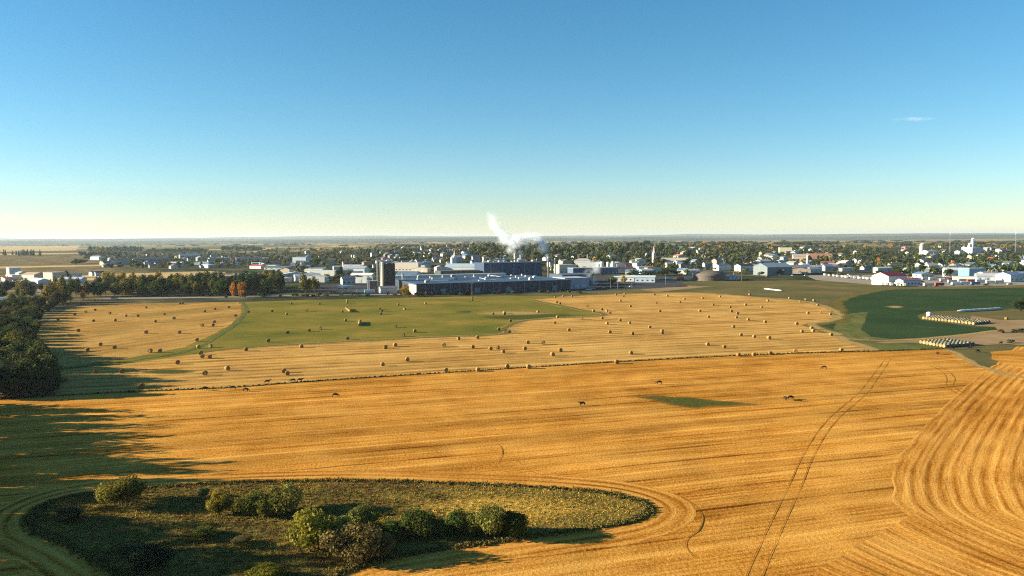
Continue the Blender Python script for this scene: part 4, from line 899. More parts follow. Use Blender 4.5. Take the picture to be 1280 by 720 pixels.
# --- other large buildings: label, category, px, py, w, d, h, rot, roof, wall, roof colour, ridge, windows, doors
for a in [
    ('white box warehouse with sunlit end at the far left edge', 'warehouse', 10, 345, 18, 13, 10.5, -48, 'flat', WHITE, (.5, .5, .5), 'x', 0, 1),
    ('long low tan shed with a pinkish roof near the left edge', 'shed', 35, 350, 26, 14, 6, -30, 'gable', TAN, (.40, .28, .22), 'x', 0, 2),
    ('tall tan warehouse right of the low tan shed at left', 'warehouse', 60, 352, 18, 16, 10, -30, 'flat', (.52, .40, .30), (.42, .33, .28), 'x', 3, 1),
    ('small white shed on the dry meadow above the tree belt', 'shed', 113, 345, 7, 6, 4.5, -30, 'gable', WHITE, SLATE, 'y', 0, 1),
    ('dark shed right of the small white shed on the meadow', 'shed', 126, 345, 12, 8, 4.5, 40, 'gable', GREYB, DKBLUE, 'x', 0, 1),
    ('long pale farmhouse below the spruces at left', 'farm building', 118, 325, 34, 14, 7, -30, 'gable', WHITE, (.33, .38, .40), 'x', 4, 0),
    ('long dark blue apartment row first left of the tree belt gap', 'apartment block', 150, 331, 38, 14, 9, 38, 'hip', GREYB, SLATE, 'x', 0, 0),
    ('longest dark blue apartment row behind the tree belt', 'apartment block', 190, 330, 66, 16, 10, 30, 'hip', (.24, .25, .30), SLATE, 'x', 8, 0),
    ('pale blue roofed hall behind the right tree belt', 'hall', 238, 325, 44, 22, 10, 30, 'gable', GREYB, (.22, .28, .36), 'x', 4, 0),
    ('grey school block behind the tree belt with white end', 'school', 275, 328, 40, 20, 9, 30, 'flat', GREYB, (.25, .27, .3), 'x', 6, 0),
    ('dark terrace with many gables behind the tree belt', 'apartment block', 312, 330, 46, 14, 9, 28, 'gable', (.28, .26, .28), (.13, .13, .16), 'x', 6, 0),
    ('tan sunlit gabled hall right of the tree belt', 'hall', 356, 344, 13, 12, 7.5, -13, 'gable', (.60, .47, .33), (.3, .26, .24), 'y', 0, 1),
    ('white block with blue side wall left of the long white store', 'apartment block', 374, 330, 26, 18, 12, -13, 'flat', (.50, .54, .60), (.28, .34, .42), 'x', 5, 0),
    ('long white store with dark doorway left of the dark tree', 'store', 404, 345, 30, 14, 6.5, -13, 'flat', WHITE, (.62, .60, .57), 'x', 0, 2),
    ('long white industrial shed with red trim right of the dark tree', 'warehouse', 442, 343, 30, 16, 7.5, -13, 'gable', WHITE, (.32, .36, .42), 'x', 3, 1),
    ('small orange brick house with steep roof above the silo yard', 'house', 459, 336, 10, 9, 9, 24, 'gable', (.48, .22, .12), (.28, .12, .09), 'y', 1, 1),
    ('white shed in the yard left of the hopper tower', 'shed', 450, 354, 15, 10, 5.5, -13, 'flat', WHITE, (.6, .6, .6), 'x', 0, 1),
    ('cream three storey block behind the silo tower', 'apartment block', 508, 339, 34, 16, 11.5, -13, 'flat', (.66, .55, .46), (.45, .45, .5), 'x', 7, 0),
    ('white end block right of the cream block', 'apartment block', 527, 339, 9, 10, 8, -13, 'flat', WHITE, (.5, .5, .5), 'x', 1, 0),
    ('low white shed with blue roof behind the factory conveyor', 'shed', 508, 349, 24, 16, 5.5, -13, 'gable', WHITE, BLUE, 'x', 0, 1),
    ('long white hall with pale blue roof above the factory hall', 'hall', 576, 341, 44, 22, 7.5, -13, 'gable', WHITE, (.36, .44, .55), 'x', 3, 1),
    ('white gabled barn end left of the pale blue roofed hall', 'barn', 551, 341, 11, 12, 7, 22, 'gable', WHITE, (.35, .3, .3), 'y', 0, 1),
    ('white tower block above the pale blue roofed hall', 'tower', 568, 334, 7, 7, 14, 22, 'flat', WHITE, WHITE, 'x', 1, 0),
    ('long white warehouse right of the tank row', 'warehouse', 735, 336, 34, 18, 9, -13, 'flat', WHITE, (.6, .58, .57), 'x', 4, 0),
    ('pinkish white block above the office wing', 'warehouse', 728, 333, 24, 14, 9, -13, 'hip', (.66, .56, .54), (.5, .4, .38), 'x', 3, 0),
    ('white house block right of the office wing tanks', 'hall', 775, 338, 18, 12, 9, 22, 'gable', WHITE, (.36, .3, .28), 'y', 0, 0),
    ('low white shed first of the long white row', 'shed', 779, 352, 22, 9, 4.6, -13, 'gable', WHITE, (.55, .55, .55), 'x', 3, 1),
    ('low pale blue shed second of the long white row', 'shed', 806, 353, 20, 9, 5.0, -13, 'gable', (.5, .56, .66), (.5, .54, .6), 'x', 4, 0),
    ('white gable shed above the long white row', 'shed', 802, 331, 16, 12, 7.5, 24, 'gable', WHITE, (.4, .36, .34), 'y', 0, 0),
    ('cream long school block above the dark trees', 'school', 843, 330, 40, 14, 9, -13, 'flat', (.60, .52, .42), (.5, .45, .4), 'x', 6, 0),
    ('pink gabled church hall right of the cream school', 'church', 853, 326, 17, 14, 8, 24, 'gable', (.52, .30, .22), (.40, .2, .14), 'y', 0, 0),
    ('blue roofed white hut beside the round brown dome', 'hut', 918, 349.5, 11, 8, 3.6, 20, 'hip', (.55, .62, .70), (.05, .10, .24), 'x', 2, 1),
    ('blue gabled house with bright white end above the dome', 'house', 906, 338, 20, 12, 6.5, 26, 'gable', WHITE, BLUE, 'x', 3, 0),
    ('dark blue barn with white end left of the grey shed', 'barn', 934, 339, 22, 12, 7, 26, 'gable', WHITE, DKBLUE, 'x', 1, 1),
    ('big dark grey shed with pale blue roof edge', 'shed', 975, 344, 38, 24, 9.5, 24, 'gable', (.16, .18, .19), (.26, .33, .42), 'x', 0, 1),
    ('low blue-grey shed right of the big grey shed', 'shed', 1003, 341, 28, 16, 6.5, 22, 'gable', (.35, .38, .43), (.25, .3, .36), 'x', 3, 1),
    ('orange brick school with tower above the trailer row', 'school', 1025, 324, 40, 18, 9.5, -13, 'flat', (.46, .20, .13), (.40, .2, .16), 'x', 6, 0),
    ('cream box building high in the town right of the grey shed', 'apartment block', 982, 317, 24, 16, 12, -13, 'flat', (.64, .55, .36), (.5, .45, .36), 'x', 4, 0),
    ('pale tan hall left of the orange brick school', 'hall', 1002, 327, 26, 16, 9, -13, 'gable', (.60, .46, .36), (.42, .32, .28), 'x', 3, 0),
    ('white low store with slate roof above the trailer row', 'store', 1020, 341, 20, 12, 5, 24, 'hip', WHITE, (.28, .30, .36), 'x', 3, 1),
    ('white dealership hall with maroon roof by the green field', 'hall', 1122, 356, 25, 18, 8.2, 26, 'gable', (.70, .66, .58), MAROON, 'x', 0, 2),
    ('low pale blue wing with small maroon porch right of the maroon hall', 'shop', 1140, 357, 20, 9, 4.6, 18, 'gable', (.46, .54, .68), (.30, .12, .16), 'x', 5, 1),
    ('blue roofed long house among trees behind the maroon hall', 'house', 1147, 344, 22, 12, 6.5, 24, 'gable', WHITE, (.14, .22, .34), 'x', 3, 1),
    ('tall blue block with pale roof in the container yard', 'warehouse', 1221, 349, 20, 14, 11, 16, 'flat', (.14, .24, .40), (.34, .42, .5), 'x', 4, 0),
    ('long white shed left of the tall blue block', 'shed', 1197, 346, 24, 12, 7.5, -13, 'gable', WHITE, (.55, .52, .5), 'x', 3, 1),
    ('white gable ended long shed at the right edge', 'shed', 1271, 352, 26, 14, 6.5, 34, 'gable', WHITE, (.34, .36, .5), 'x', 3, 1),
    ('white and grey workshop right of the tall blue block', 'workshop', 1242, 350, 22, 12, 6, 20, 'gable', WHITE, (.42, .42, .45), 'x', 2, 2),
    ('white hospital block beside the grain elevator', 'hospital', 1222, 319, 32, 18, 15, 24, 'flat', WHITE, (.5, .5, .5), 'x', 6, 0),
    ('white house cluster block right of the cream elevator', 'apartment block', 1166, 321, 26, 14, 10, 24, 'gable', WHITE, (.42, .4, .4), 'x', 3, 0),
]:
    lab, cat, px, py, w, d, h, rot, rf, wc, rc, rg, nw, nd = a
    rot_ = rot if px > 300 else rot
    building(lab, cat, px, py, w, d, h, rot_, rf, None, wc, rc, rg, nw, nd)
HAND = [pix(o.location) for o in C.objects if o.type == 'EMPTY' and o.get('category') and o.name.split('.')[0] not in ('tree', 'bush', 'shrub')]
# round dome
q = G(892, 351.5); s = thing('round_arena', 'round brown dome-roofed arena on the pasture edge', 'arena', q + Vector((0, 18, 0)))
link('wall', MB().lathe([(17, 0), (17, 5.4)], 40).mesh('wall', M_wall), s, color=(.13, .095, .075)); link('roof', MB().lathe([(17.6, 5.41), (16.5, 7.2), (12.5, 9.0), (7, 10.2), (2, 10.7), (.2, 10.8)], 40).mesh('roof', M_roof, smooth=False), s, color=(.15, .12, .105))
# white domed tanks
tank_me = MB().lathe([(2.6, 0), (2.6, 9), (2.2, 10), (1.2, 10.8), (.2, 11)], 18).mesh('tank', M_wall, smooth=False)
for k, px in enumerate([614, 620, 624.5, 629.5, 634.5, 640, 656, 661, 665, 760, 766, 771, 748, 752]):
    o = link('storage_tank', tank_me, loc=G(px, 340 if px < 700 else 338.5), color=(.72, .66, .60)); z = random.uniform(.9, 1.15); o.scale = (z, z, z if px < 650 or px > 700 else 1.25)
    later(o, px, 'white domed storage tank', 'left of the steaming stacks' if px < 645 else 'behind the boiler house' if px < 700 else 'behind the office wing', 'tank', 'white storage tanks')
for px, py, sc, lab in [(963, 344, .75, 'cream upright tank before the big grey shed'), (973.5, 344, .6, 'white round tank right of the cream one before the grey shed'), (70, 343, .5, 'small white domed silo above the gravel yard at left'), (1161, 397, .42, 'small blue-white domed bin at the corner of the larger bale stack')]:
    o = link('storage_tank', tank_me, loc=G(px, py), color=(.6, .62, .66) if px > 1100 else (.68, .62, .5)); o.scale = (sc * 1.2, sc * 1.2, sc * .7); tag(o, lab, 'tank')
# elevators, spires, masts
def tower(px, py, w, h, col, lab, cap):
    s = thing('grain_elevator', lab, 'tower', G(px, py), R(22))
    link('shaft', MB().box(-w / 2, w / 2, 0, w, 0, h).mesh('shaft', M_wall), s, color=col)
    if cap == 'spire': link('spire', MB().lathe([(w * .7, h + .003), (.1, h + w * 3)], 4, (0, w / 2)).mesh('spire', M_roof), s, color=(.5, .4, .38))
    else:
        link('cupola', walls_mb(w * .7, w * .7, 4, 'gable', 1.5, 'x').mesh('cupola', M_wall), s, (0, w * .15, h + .003), color=col)
        link('annex', MB().box(w / 2 + .01, w * 1.5, .3, w - .3, 0, h * .5).mesh('annex', M_wall), s, color=tuple(c * .9 for c in col))
tower(1154, 320, 6.5, 19, (.62, .54, .38), 'cream upright grain elevator rising from the dark trees', 'cupola'); tower(1217, 318, 5, 28, WHITE, 'tall white elevator tower above the hospital block', 'cupola'); tower(1213, 318, 5, 18, WHITE, 'short white elevator tower left of the tall one', 'cupola')
tower(818, 328, 4, 15, (.70, .58, .54), 'pale pink church spire above the dark trees', 'spire'); tower(568.5, 330, 3.5, 12, WHITE, 'small white steeple above the pale blue roofed hall', 'spire'); tower(1010, 335, 2.6, 13, (.55, .45, .38), 'slim cream tower left of the orange school', 'cupola')
def mast(px, py, h, lab):
    s = thing('radio_mast', lab, 'mast', G(px, py)); mb = MB(); w = .9
    for k in range(3):
        a = k * 2.094; mb.tube([(w * math.cos(a), w * math.sin(a), 0), (w * .5 * math.cos(a), w * .5 * math.sin(a), h)], .16, 4)
    for j in range(int(h / 3)):
        z = j * 3; mb.tube([(w * math.cos(j * 2.094), w * math.sin(j * 2.094), z), (w * .8 * math.cos(j * 2.094 + 2.094), w * .8 * math.sin(j * 2.094 + 2.094), z + 3)], .09, 4)
    link('lattice', mb.mesh('lattice', M_steel), s); link('antenna', MB().lathe([(.3, h + .01), (.12, h + 6)], 6).mesh('antenna', M_steel), s)
mast(1187, 318, 40, 'thin lattice radio mast above the orange trees at right'); mast(1269, 318, 40, 'thin lattice radio mast near the right edge')
# power poles
pole_me = MB().lathe([(.16, 0), (.11, 10)], 7).mesh('pole', M_pole); arm_me = MB().box(-1.2, 1.2, -.08, .08, 9.2, 9.4).mesh('crossarm', M_pole); ins = MB().lathe([(.06, 9.41), (.08, 9.65)], 6).mesh('insulator', M_steel)
for px, py in [(26.5, 375), (33, 374.5), (620, 365), (772, 361), (790, 360), (832, 356), (880, 352.5), (927, 352), (1047, 349), (1093, 350), (140, 333), (590, 369), (763, 361)]:
    s = thing('power_pole', loc=G(px, py), rz=R(20)); link('pole', pole_me, s); link('crossarm', arm_me, s)
    for x in (-1, 0.5, 1): link('insulator', ins, s, (x, 0, 0))
    later(s, px, 'wooden power pole', zone(px) if px < 600 or px > 1000 else 'between the factory and the pasture', 'power pole', 'power poles')

# --- vehicles
def box_trailer():
    t = thing('box_trailer'); link('box', MB().box(-5, 5, -1.25, 1.25, 1.05, 3.7).mesh('box', M_wall), t, color=WHITE)
    wh = MB(); w = [(math.cos(2 * math.pi * k / 12) * .5, math.sin(2 * math.pi * k / 12) * .5) for k in range(12)]
    wh.add([(a, y, b + .5) for y in (-.15, .15) for a, b in w], [tuple(range(11, -1, -1)), tuple(range(12, 24))] + [(k, (k + 1) % 12, 12 + (k + 1) % 12, 12 + k) for k in range(12)]); wm = wh.mesh('wheel', M_tyre)
    for x in (-3.6, -2.4):
        for y in (-1.05, 1.05): link('wheel', wm, t, (x, y, 0))
    link('chassis', MB().box(-4.8, 4.8, -.6, .6, .8, 1.04).mesh('chassis', M_tyre), t); link('landing_leg', MB().box(3, 3.2, -.5, .5, 0, .79).mesh('landing_leg', M_steel), t); return t, wm
trailer0, wheel_me = box_trailer()
def car0():
    t = thing('parked_car'); s = [(-2.2, .45), (-2.25, .95), (-1.5, 1.02), (1.0, 1.02), (2.1, .88), (2.2, .45)]
    mb = MB(); n = len(s); mb.add([(x, y, z) for y in (-.88, .88) for x, z in s], [tuple(range(n)), tuple(range(2 * n - 1, n - 1, -1))] + [(k, n + k, n + (k + 1) % n, (k + 1) % n) for k in range(n)])
    link('body', mb.mesh('body', M_wall), t, color=WHITE)
    c = [(-1.75, 1.03, .8), (-1.2, 1.52, .66), (.35, 1.52, .66), (1.05, 1.03, .8)]
    link('cabin', MB().add([(x, sg * y, z) for sg in (-1, 1) for x, z, y in c], [(0, 1, 2, 3), (7, 6, 5, 4), (0, 4, 5, 1), (1, 5, 6, 2), (2, 6, 7, 3), (3, 7, 4, 0)]).mesh('cabin', M_glass), t)
    for x in (-1.35, 1.35):
        for y in (-.8, .8): o = link('wheel', wheel_me, t, (x, y, 0)); o.scale = (.66, 1, .66)
    return t
car_p = car0()
def veh(src, px, py, rz, col, desc, place, cat, group, sc=1.0):
    c = copy_tree(src); c.location = G(px, py); c.rotation_euler = (0, 0, rz); c.scale = (sc,) * 3
    for ch in c.children:
        if ch.name.split('.')[0] in ('box', 'body'): ch.color = (*jit(col, .08), 1)
    later(c, px, desc, place, cat, group)
CARC = {'white': WHITE, 'silver': (.45, .46, .48), 'dark': (.04, .04, .05), 'red': (.4, .04, .03), 'blue': (.06, .12, .3)}
for px in np.arange(1031, 1092, 5.3):
    veh(trailer0, px + random.uniform(-.6, .6), 345.2 + (px - 1031) * .09 + random.uniform(-.3, .3), R(75 + random.uniform(-6, 6)), WHITE, 'white box trailer', 'in the trailer row', 'trailer', 'trailers in the row', .72)
for px, py, rz, c, nm in [(1102, 357, 80, WHITE, 'white'), (1107, 357.3, 80, WHITE, 'white'), (1113, 357.6, 80, CREAM, 'cream'), (1121, 357.8, 80, CREAM, 'cream'), (1129, 358, 80, CREAM, 'cream'), (1096, 355, 80, RED, 'red'), (1160, 358.2, 8, WHITE, 'white'), (1174, 357.8, 8, RED, 'red'), (1157, 350, 10, WHITE, 'white'), (1166, 350.5, 12, WHITE, 'white'),
        (1180, 352.5, 6, WHITE, 'white'), (1190, 354, 4, WHITE, 'white'), (1185, 351, 4, RED, 'red'), (1203, 352.5, 4, WHITE, 'white'), (1214, 353.2, 4, RED, 'red'), (1225, 353.5, 4, WHITE, 'white'), (1195, 357, 4, WHITE, 'white'), (1238, 355, 4, WHITE, 'white'), (1249, 354.4, 4, WHITE, 'white'), (1206, 356.2, 4, WHITE, 'white'), (1219, 356.5, 4, (.1, .16, .28), 'blue'),
        (851, 350.5, 14, (.4, .05, .08), 'red'), (860, 350.5, 14, WHITE, 'white'), (836, 350, 14, WHITE, 'white'), (829, 350, 14, WHITE, 'white'), (872, 348.5, 14, WHITE, 'white'), (7, 376.5, 10, (.6, .64, .7), 'pale'), (462, 367, 14, (.58, .62, .7), 'pale'), (452, 366.5, 14, WHITE, 'white'), (428, 361, 12, (.5, .56, .62), 'pale'), (436, 361, 12, (.5, .56, .62), 'grey')]:
    veh(trailer0, px, py, R(rz), c, f'{nm} box trailer', 'in the yard before the maroon hall' if 1090 < px < 1140 else 'in the container yard' if px > 1140 else 'beside the round brown dome' if px > 800 else 'in the silo yard' if px > 300 else 'on the gravel at the left edge', 'trailer', 'parked box trailers', .85)
for i in range(26):
    px = 246 + i * 3.7 + random.uniform(-.8, .8); nm = random.choice(['white', 'white', 'silver', 'white'])
    veh(car_p, px, 343.5 - i * .03 + random.uniform(-.4, .4), R(random.uniform(60, 110)), CARC[nm], f'{nm} parked car', 'in the lot behind the tree belt', 'car', 'cars behind the tree belt', 1.25)
for px, py, nm in [(440, 366, 'white'), (446, 365, 'red'), (417, 366, 'dark'), (434, 365.5, 'white'), (455, 363.5, 'silver'), (425, 366, 'white'), (735, 361, 'white'), (741, 361.5, 'silver'), (748, 361, 'red'), (755, 361.2, 'dark'), (736, 363, 'white'), (790, 359, 'white'), (777, 360, 'dark'), (143, 374, 'white'), (30, 357, 'white'), (38, 355, 'silver'), (45, 357, 'white'), (20, 355, 'dark'), (12, 352, 'white'), (40, 361, 'blue'),
        (1052, 343, 'dark'), (1062, 344, 'white'), (1075, 346, 'blue'), (990, 345, 'white'), (1008, 345, 'silver'), (945, 343, 'white'), (960, 346.5, 'red'), (1145, 352, 'white'), (1152, 353, 'dark'), (1232, 357, 'dark'), (1262, 356, 'white')]:
    veh(car_p, px, py, R(random.choice([10, 15, 75, 190])), CARC[nm], f'{nm} parked car', zone(px), 'car', 'cars parked about the town', 1.15)
for o in (trailer0, car_p):
    for ch in list(o.children): bpy.data.objects.remove(ch)
    bpy.data.objects.remove(o)

# ================================================================== TOWN houses and trees
house_p = []
for w, d, h, rs, rg in ((11, 8, 4.5, 2.2, 'x'), (8.5, 10, 5.5, 2.4, 'y'), (13, 9, 3.6, 1.9, 'x'), (10, 10, 6.2, 2.2, 'x')):
    house_p.append((walls_mb(w, d, h, 'gable', rs, rg).mesh('wall', M_wall), roof_mb(w, d, h, 'gable', rs, rg).mesh('roof', M_roof)))
HW = {'white': WHITE, 'cream': (.62, .52, .38), 'grey': (.36, .36, .37), 'tan': (.45, .33, .24), 'pink': (.55, .36, .30), 'blue': (.34, .42, .52)}
HR = {'slate': SLATE, 'brown': (.16, .11, .085), 'blue': (.12, .20, .32), 'grey': (.30, .30, .31), 'red': (.30, .09, .06)}
placed = [(o.location.x, o.location.y, 26) for o in C.objects if o.type == 'EMPTY' and o.get('category') and o.name.split('.')[0] not in ('tree', 'bush', 'shrub', 'parked_car', 'box_trailer', 'power_pole')]
def free(p, rad):
    for x, y, r_ in placed:
        if (x - p.x) ** 2 + (y - p.y) ** 2 < ((r_ + rad) * .62) ** 2: return False
    return True
def in_factory(p):
    q = Matrix.Rotation(-R(FA), 3, 'Z') @ (p - fpt(0, 0)); return -8 < q.x < FW + 60 and -5 < q.y < FD + 50
nh = 0
for _ in range(16000):
    if nh >= 290: break
    px = random.choices([random.uniform(470, 640), random.uniform(640, 960), random.uniform(960, 1300), random.uniform(130, 470)], [5, 4, 6, 4])[0]
    top = 309 if px > 470 else 317
    py = random.uniform(top, 339) if px > 940 else random.uniform(top, 336)
    p_ = G(px, py)
    if p_.y > 3600 or in_factory(p_) or not free(p_, 9): continue
    if 600 < px < 780 and py < 322 and random.random() < .85: continue
    placed.append((p_.x, p_.y, 10)); nh += 1
    wn = random.choices(list(HW), [8, 3, 2, 2, 1.5, 1.5])[0]; rn = random.choices(list(HR), [5, 4, 2, 3, 1])[0]
    wme, rme = random.choice(house_p)
    t = thing('house', loc=p_, rz=R((22 if px > 300 else 38) + random.choice([0, 0, 90, 180, 270]) + random.gauss(0, 7))); z = random.uniform(.9, 1.25); t.scale = (z, z, z)
    link('wall', wme, t, color=jit([q * .72 for q in HW[wn]], .15)); rf = link('roof', rme, t, color=jit(HR[rn], .2))
    if nh % 2: link('chimney', CHIM, rf, (1.8, 4.2, 6.3), color=(.30, .17, .13))
    later(t, px, f'{wn} house with {rn} roof', zone(px), 'house', 'houses of the town')

ns = 0; SW = {'white': (.50, .49, .46), 'cream': CREAM, 'grey': GREYB, 'pale blue': (.34, .40, .47), 'tan': TAN}; SR = {'pale': (.50, .50, .50), 'blue': (.16, .24, .36), 'slate': SLATE, 'red': (.34, .07, .06), 'white': (.62, .62, .62)}
for _ in range(6000):
    if ns >= 95: break
    a = random.choice([(345, 470, 338, 357), (345, 470, 330, 345), (470, 640, 331, 342), (690, 870, 331, 345), (930, 1095, 328, 344), (1095, 1290, 333, 349), (1140, 1290, 342, 353), (200, 345, 325, 340), (0, 120, 346, 358)])
    px, py = random.uniform(a[0], a[1]), random.uniform(a[2], a[3]); p_ = G(px, py)
    if in_factory(p_) or not free(p_, 10): continue
    placed.append((p_.x, p_.y, 13)); ns += 1
    wn = random.choices(list(SW), [8, 3, 2, 2, 2])[0]; rn = random.choices(list(SR), [4, 3, 2, 1, 4])[0]
    w = random.uniform(12, 30); d = random.uniform(8, 13)
    t = building(None, None, px, py, w, d, random.uniform(3.6, 6), random.choice([22, 22, -14, -14, -20]) + random.gauss(0, 3) - (22 if px < 330 else 0), random.choice(['gable', 'gable', 'flat']), None, jit(SW[wn], .1), jit(SR[rn], .15), random.choice(['x', 'x', 'y']), random.choice([0, 2, 3]), random.choice([0, 1, 2]), name='shed')
    later(t, px, f'{wn} shed with {rn} roof', zone(px), 'shed', 'sheds of the town')
# far tree clumps: nearest individually, the rest as one wood
town = []
def addt(px, py, kind, col, w, h): town.append((px, py, kind, col, w, h))
tries = 0; cnt = 0
while cnt < 2200 and tries < 30000:
    tries += 1
    px = random.uniform(420, 1300) if random.random() < .72 else random.uniform(130, 420)
    py = random.triangular(307, 341, 318) if px > 420 else random.uniform(316, 336)
    if px > 1100: py = random.triangular(310, 347, 330)
    p_ = G(px, py)
    if in_factory(p_) or p_.y > 3600: continue
    if py > 331 and px < 1090 and random.random() < .5: continue
    if not free(p_, 1): continue
    if 600 < px < 860: col = random.choices(['dark green', 'deep green', 'olive green', 'grey-green', 'golden', 'yellow-green'], [4, 3, 3, 4, .35, .8])[0]
    elif px > 1090: col = random.choices(['dark green', 'deep green', 'olive green', 'golden', 'grey-green', 'orange'], [5, 4, 3, .25 if py > 318 else 2, 3, .05 if py > 316 else 1.5])[0]
    else: col = random.choices(['dark green', 'deep green', 'olive green', 'golden', 'yellow-green', 'grey-green'], [3, 2.5, 3, .6, 1.2, 4])[0]
    kind = 'spruce' if random.random() < .22 and col in ('dark green', 'deep green') else 'town'
    addt(px, py, kind, col, random.uniform(7.5, 11.5), random.uniform(6.5, 11) * (1.25 if 600 < px < 860 else 1)); cnt += 1
# the big dark park wood behind the stacks, crest woods, left blocks
for i in range(240): px = random.uniform(590, 830); addt(px, random.uniform(311, 319), 'town', random.choices(['dark green', 'deep green', 'grey-green', 'olive green', 'brownish'], [4, 3, 4, 3, 1])[0], random.uniform(11, 15), random.uniform(13, 19))
for i in range(140): px = random.uniform(830, 1290); addt(px, random.uniform(307, 312), 'town', random.choices(['olive green', 'grey-green', 'golden', 'brownish', 'dark green', 'orange'], [4, 4, 2, 2, 2, 1 if px > 1100 else .2])[0], random.uniform(11, 15), random.uniform(9, 14))
for i in range(90): px = random.uniform(470, 600); addt(px, random.uniform(307, 311), 'town', random.choices(['olive green', 'golden', 'brownish', 'yellow-green', 'grey-green'], [2, 3, 3, 2, 2])[0], random.uniform(11, 15), random.uniform(9, 14))
for i in range(420): addt(random.uniform(-20, 1300), random.triangular(301.5, 309, 303), 'town', random.choice(['grey-green', 'deep green', 'olive green', 'dark green', 'brownish']), random.uniform(25, 90), random.uniform(10, 17))
for (a, b, y0, y1, n_, h0, cols) in [(110, 178, 313.5, 315.5, 110, 24, ['dark green', 'deep green', 'grey-green']), (116, 136, 314.5, 316, 10, 26, ['yellow-green', 'golden']), (182, 258, 314.5, 316, 80, 17, ['deep green', 'dark green']), (276, 327, 312.5, 314, 70, 20, ['deep green', 'dark green', 'grey-green']), (330, 440, 312, 315, 40, 14, ['olive green', 'golden', 'grey-green']), (100, 160, 318.5, 320.5, 26, 15, ['deep green']), (92, 106, 329, 331, 6, 11, ['deep green'])]:
    for i in range(n_): addt(random.uniform(a, b), random.uniform(y0, y1), 'town', random.choice(cols), random.uniform(12, 17), h0 * random.uniform(.75, 1.05))
for i in range(34): addt(random.choice([random.uniform(-20, 18), random.uniform(20, 51)]), random.uniform(318.6, 320), 'spruce', 'deep green', random.uniform(7, 9), random.uniform(15, 20))
for i in range(14): addt(random.uniform(106, 140), random.uniform(322, 324), 'spruce', 'deep green', random.uniform(7, 9), random.uniform(13, 19))
for i in range(26): addt(random.uniform(1095, 1285), random.uniform(341, 347), random.choice(['spruce', 'town', 'town']), random.choice(['deep green', 'dark green', 'dark green', 'olive green']), random.uniform(8, 11), random.uniform(9, 14))
for i in range(46): addt(random.uniform(355, 450), random.uniform(346, 352), 'town', random.choice(['golden', 'yellow-green', 'olive green', 'golden']), random.uniform(5, 8), random.uniform(3.5, 6))
for i in range(40): addt(random.uniform(340, 470), random.uniform(335, 346), 'town', random.choice(['dark green', 'grey-green', 'olive green']), random.uniform(7, 10), random.uniform(6, 10))
for i in range(60): addt(random.uniform(690, 1095), random.uniform(332, 345), 'town', random.choice(['dark green', 'grey-green', 'olive green', 'yellow-green']), random.uniform(7, 10), random.uniform(5, 9))
for px, py in [(790, 345), (797, 344.5), (806, 345), (815, 345), (826, 344.5), (835, 344), (845, 343.6)]: addt(px, py, 'town', 'deep green', random.uniform(10, 13), random.uniform(6, 9))
merged = {'v': [], 'f': [], 't': [], 'c': []}; full = []
for r_ in town:
    p_ = G(r_[0], r_[1]); full.append((r_[5] / (p_ - CAM).length, p_, r_))
NSINGLE = max(0, 296 - sum(1 for o in C.objects if o.parent is None and o.name.split('.')[0] == 'tree'))
full.sort(key=lambda q: -q[0]); used_single = 0
single_mesh = {k: [leafmesh(k + '_tree', *pr[2], extra=trunk_mb(i, pr[3][1], pr[3][2] * .8, pr[3][7], pr[3][0])) for i, pr in enumerate(PROTO[k])] for k in ('town', 'spruce')}
VB = []; FB = []; TB = []; CB = []; nv = 0
for i, (sz, p_, (px, py, kind, col, w, h)) in enumerate(full):
    if p_.y < 2300 and used_single < NSINGLE:
        used_single += 1
        o = link('tree', random.choice(single_mesh[kind]), loc=p_, rz=random.uniform(0, 6.28), color=jit(GREENS[col])); sp = PROTO[kind][0][3]; o.scale = (w / sp[0], w / sp[0], h / sp[1])
        later(o, px, f'{col} {"spruce" if kind == "spruce" else "tree"}', zone(px), 'tree', 'trees of the town')
    else:
        kind = 'low' + kind; V, Fc, t_, sp = *random.choice(PROTO[kind])[2], PROTO[kind][0][3]
        a = random.uniform(0, 6.28); Rm = np.array([[math.cos(a), -math.sin(a), 0], [math.sin(a), math.cos(a), 0], [0, 0, 1]])
        VV = (V @ Rm.T) * np.array([w / sp[0], w / sp[0], h / sp[1]]) + np.array(p_)
        VB.append(VV); FB.append(Fc + nv); nv += len(VV); c = np.array(jit(GREENS[col])) * 1.3; CB.append((c[None] * (0.55 + 0.8 * t_)[:, None]))
V = np.concatenate(VB); Fc = np.concatenate(FB); cc = np.concatenate(CB)
me = bpy.data.meshes.new('distant_trees'); me.from_pydata(V.tolist(), [], Fc.tolist()); me.attributes.new('hue', 'FLOAT_COLOR', 'FACE').data.foreach_set('color', np.concatenate([cc, np.ones((len(cc), 1))], 1).ravel()); me.materials.append(M_tuft); me.update()
tag(link('distant_trees', me), 'far green and golden woods between and behind the houses of the town', 'trees', kind='stuff')

# ================================================================== STEAM, CLOUD
def puff_mat(name, dens, sc, thr, col=(.95, .96, 1.0)):
    n = N(name); tc = n.new('ShaderNodeTexCoord').outputs['Object']; geo = n.new('ShaderNodeNewGeometry').outputs['Position']
    ln_ = n.new('ShaderNodeVectorMath', operation='LENGTH'); n.ln(tc, ln_.inputs[0])
    fall = n.math('SUBTRACT', 1.0, ln_.outputs['Value'], True)
    nz = n.math('MULTIPLY', n.math('SUBTRACT', n.noise(geo, sc, 5, 0.68), thr), 7.0)
    d = n.math('MULTIPLY', n.math('ADD', n.math('MULTIPLY', fall, 0.9), nz), fall, True)
    v = n.new('ShaderNodeVolumePrincipled'); v.inputs['Color'].default_value = (*col, 1); v.inputs['Anisotropy'].default_value = 0.1
    n.ln(n.math('MULTIPLY', d, dens), v.inputs['Density']); n.ln(v.outputs[0], n.out.inputs['Volume']); return n.m
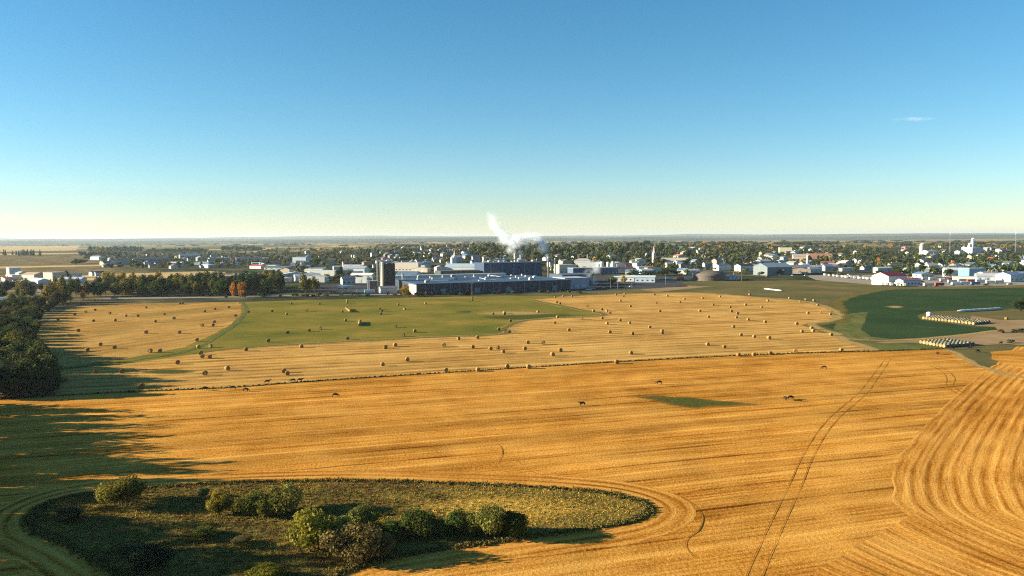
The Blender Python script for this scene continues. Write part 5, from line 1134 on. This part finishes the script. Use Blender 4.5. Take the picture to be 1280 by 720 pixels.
bm = bmesh.new(); bmesh.ops.create_icosphere(bm, subdivisions=3, radius=1); SPH = {}
def puffs(name, label, pts, dens, sc, thr, Y):
    root = thing(name, label, 'steam', G(*pts[0][:2]) if False else CAM + ray(pts[0][0], pts[0][1]) * Y)
    mat = puff_mat(name, dens, sc, thr); me = bpy.data.meshes.new('puff'); bm.to_mesh(me); me.materials.append(mat)
    for i, (px, py, r_) in enumerate(pts):
        jx, jy = random.gauss(0, r_ * .25), random.gauss(0, r_ * .22); c = CAM + ray(px + (jx if i else 0), py + (jy if i else 0)) * Y; k = r_ * Y / F * random.uniform(.9, 1.3)
        nxt = pts[min(i + 1, len(pts) - 1)]; prv = pts[max(i - 1, 0)]; ang = math.atan2(-(nxt[1] - prv[1]), nxt[0] - prv[0])
        o = link('puff', me, root, c - root.location); o.scale = (k * 1.9, k * 1.5, k * 1.5); o.rotation_euler = (0, -ang, 0)
ds = (Q1 - CAM).length
puffs('steam_plume', 'white steam plume rising and leaning left from the pale smokestack', [(643.5, 318.5, 2.2), (641, 314.5, 3.4), (637.5, 309, 5.2), (633, 303, 6.6), (629, 296.5, 7.0), (625, 290, 6.4), (621, 283, 6.2), (617, 277, 6.0), (613, 272, 4.5)], .10, .10, .475, ds)
puffs('steam_plume', 'small white steam plume from the grey smokestack', [(650, 319.5, 2.2), (648, 315, 3.6), (644, 309, 5.0), (638.5, 303, 5.5)], .10, .10, .475, ds)
puffs('steam_plume', 'white steam plume bending left from the lone dark smokestack', [(685, 323.5, 1.8), (684.5, 318, 2.6), (683, 312, 3.6), (679.5, 306.5, 5.0), (673, 302, 6.0), (665, 300, 6.4), (657, 299.5, 6.4), (649, 300.5, 6.0), (641, 301.5, 5.5)], .19, .11, .46, (Q3 - CAM).length)
puffs('steam_plume', 'pale grey steam cloud by the ground right of the factory', [(742, 351, 4.5), (741, 345, 6.0), (743, 338.5, 5.8), (746, 332, 4.2)], .12, .14, .50, G(742, 357).y)
cl = CAM + ray(1141, 149) * 16000; me = bpy.data.meshes.new('cloud'); bm.to_mesh(me); me.materials.append(puff_mat('cloud_wisp', .0014, .006, .46))
o = link('cloud', me, loc=cl); o.scale = (520, 200, 52); tag(o, 'single small flat wisp of white cloud in the upper right sky', 'cloud'); bm.free()

flush_labels()
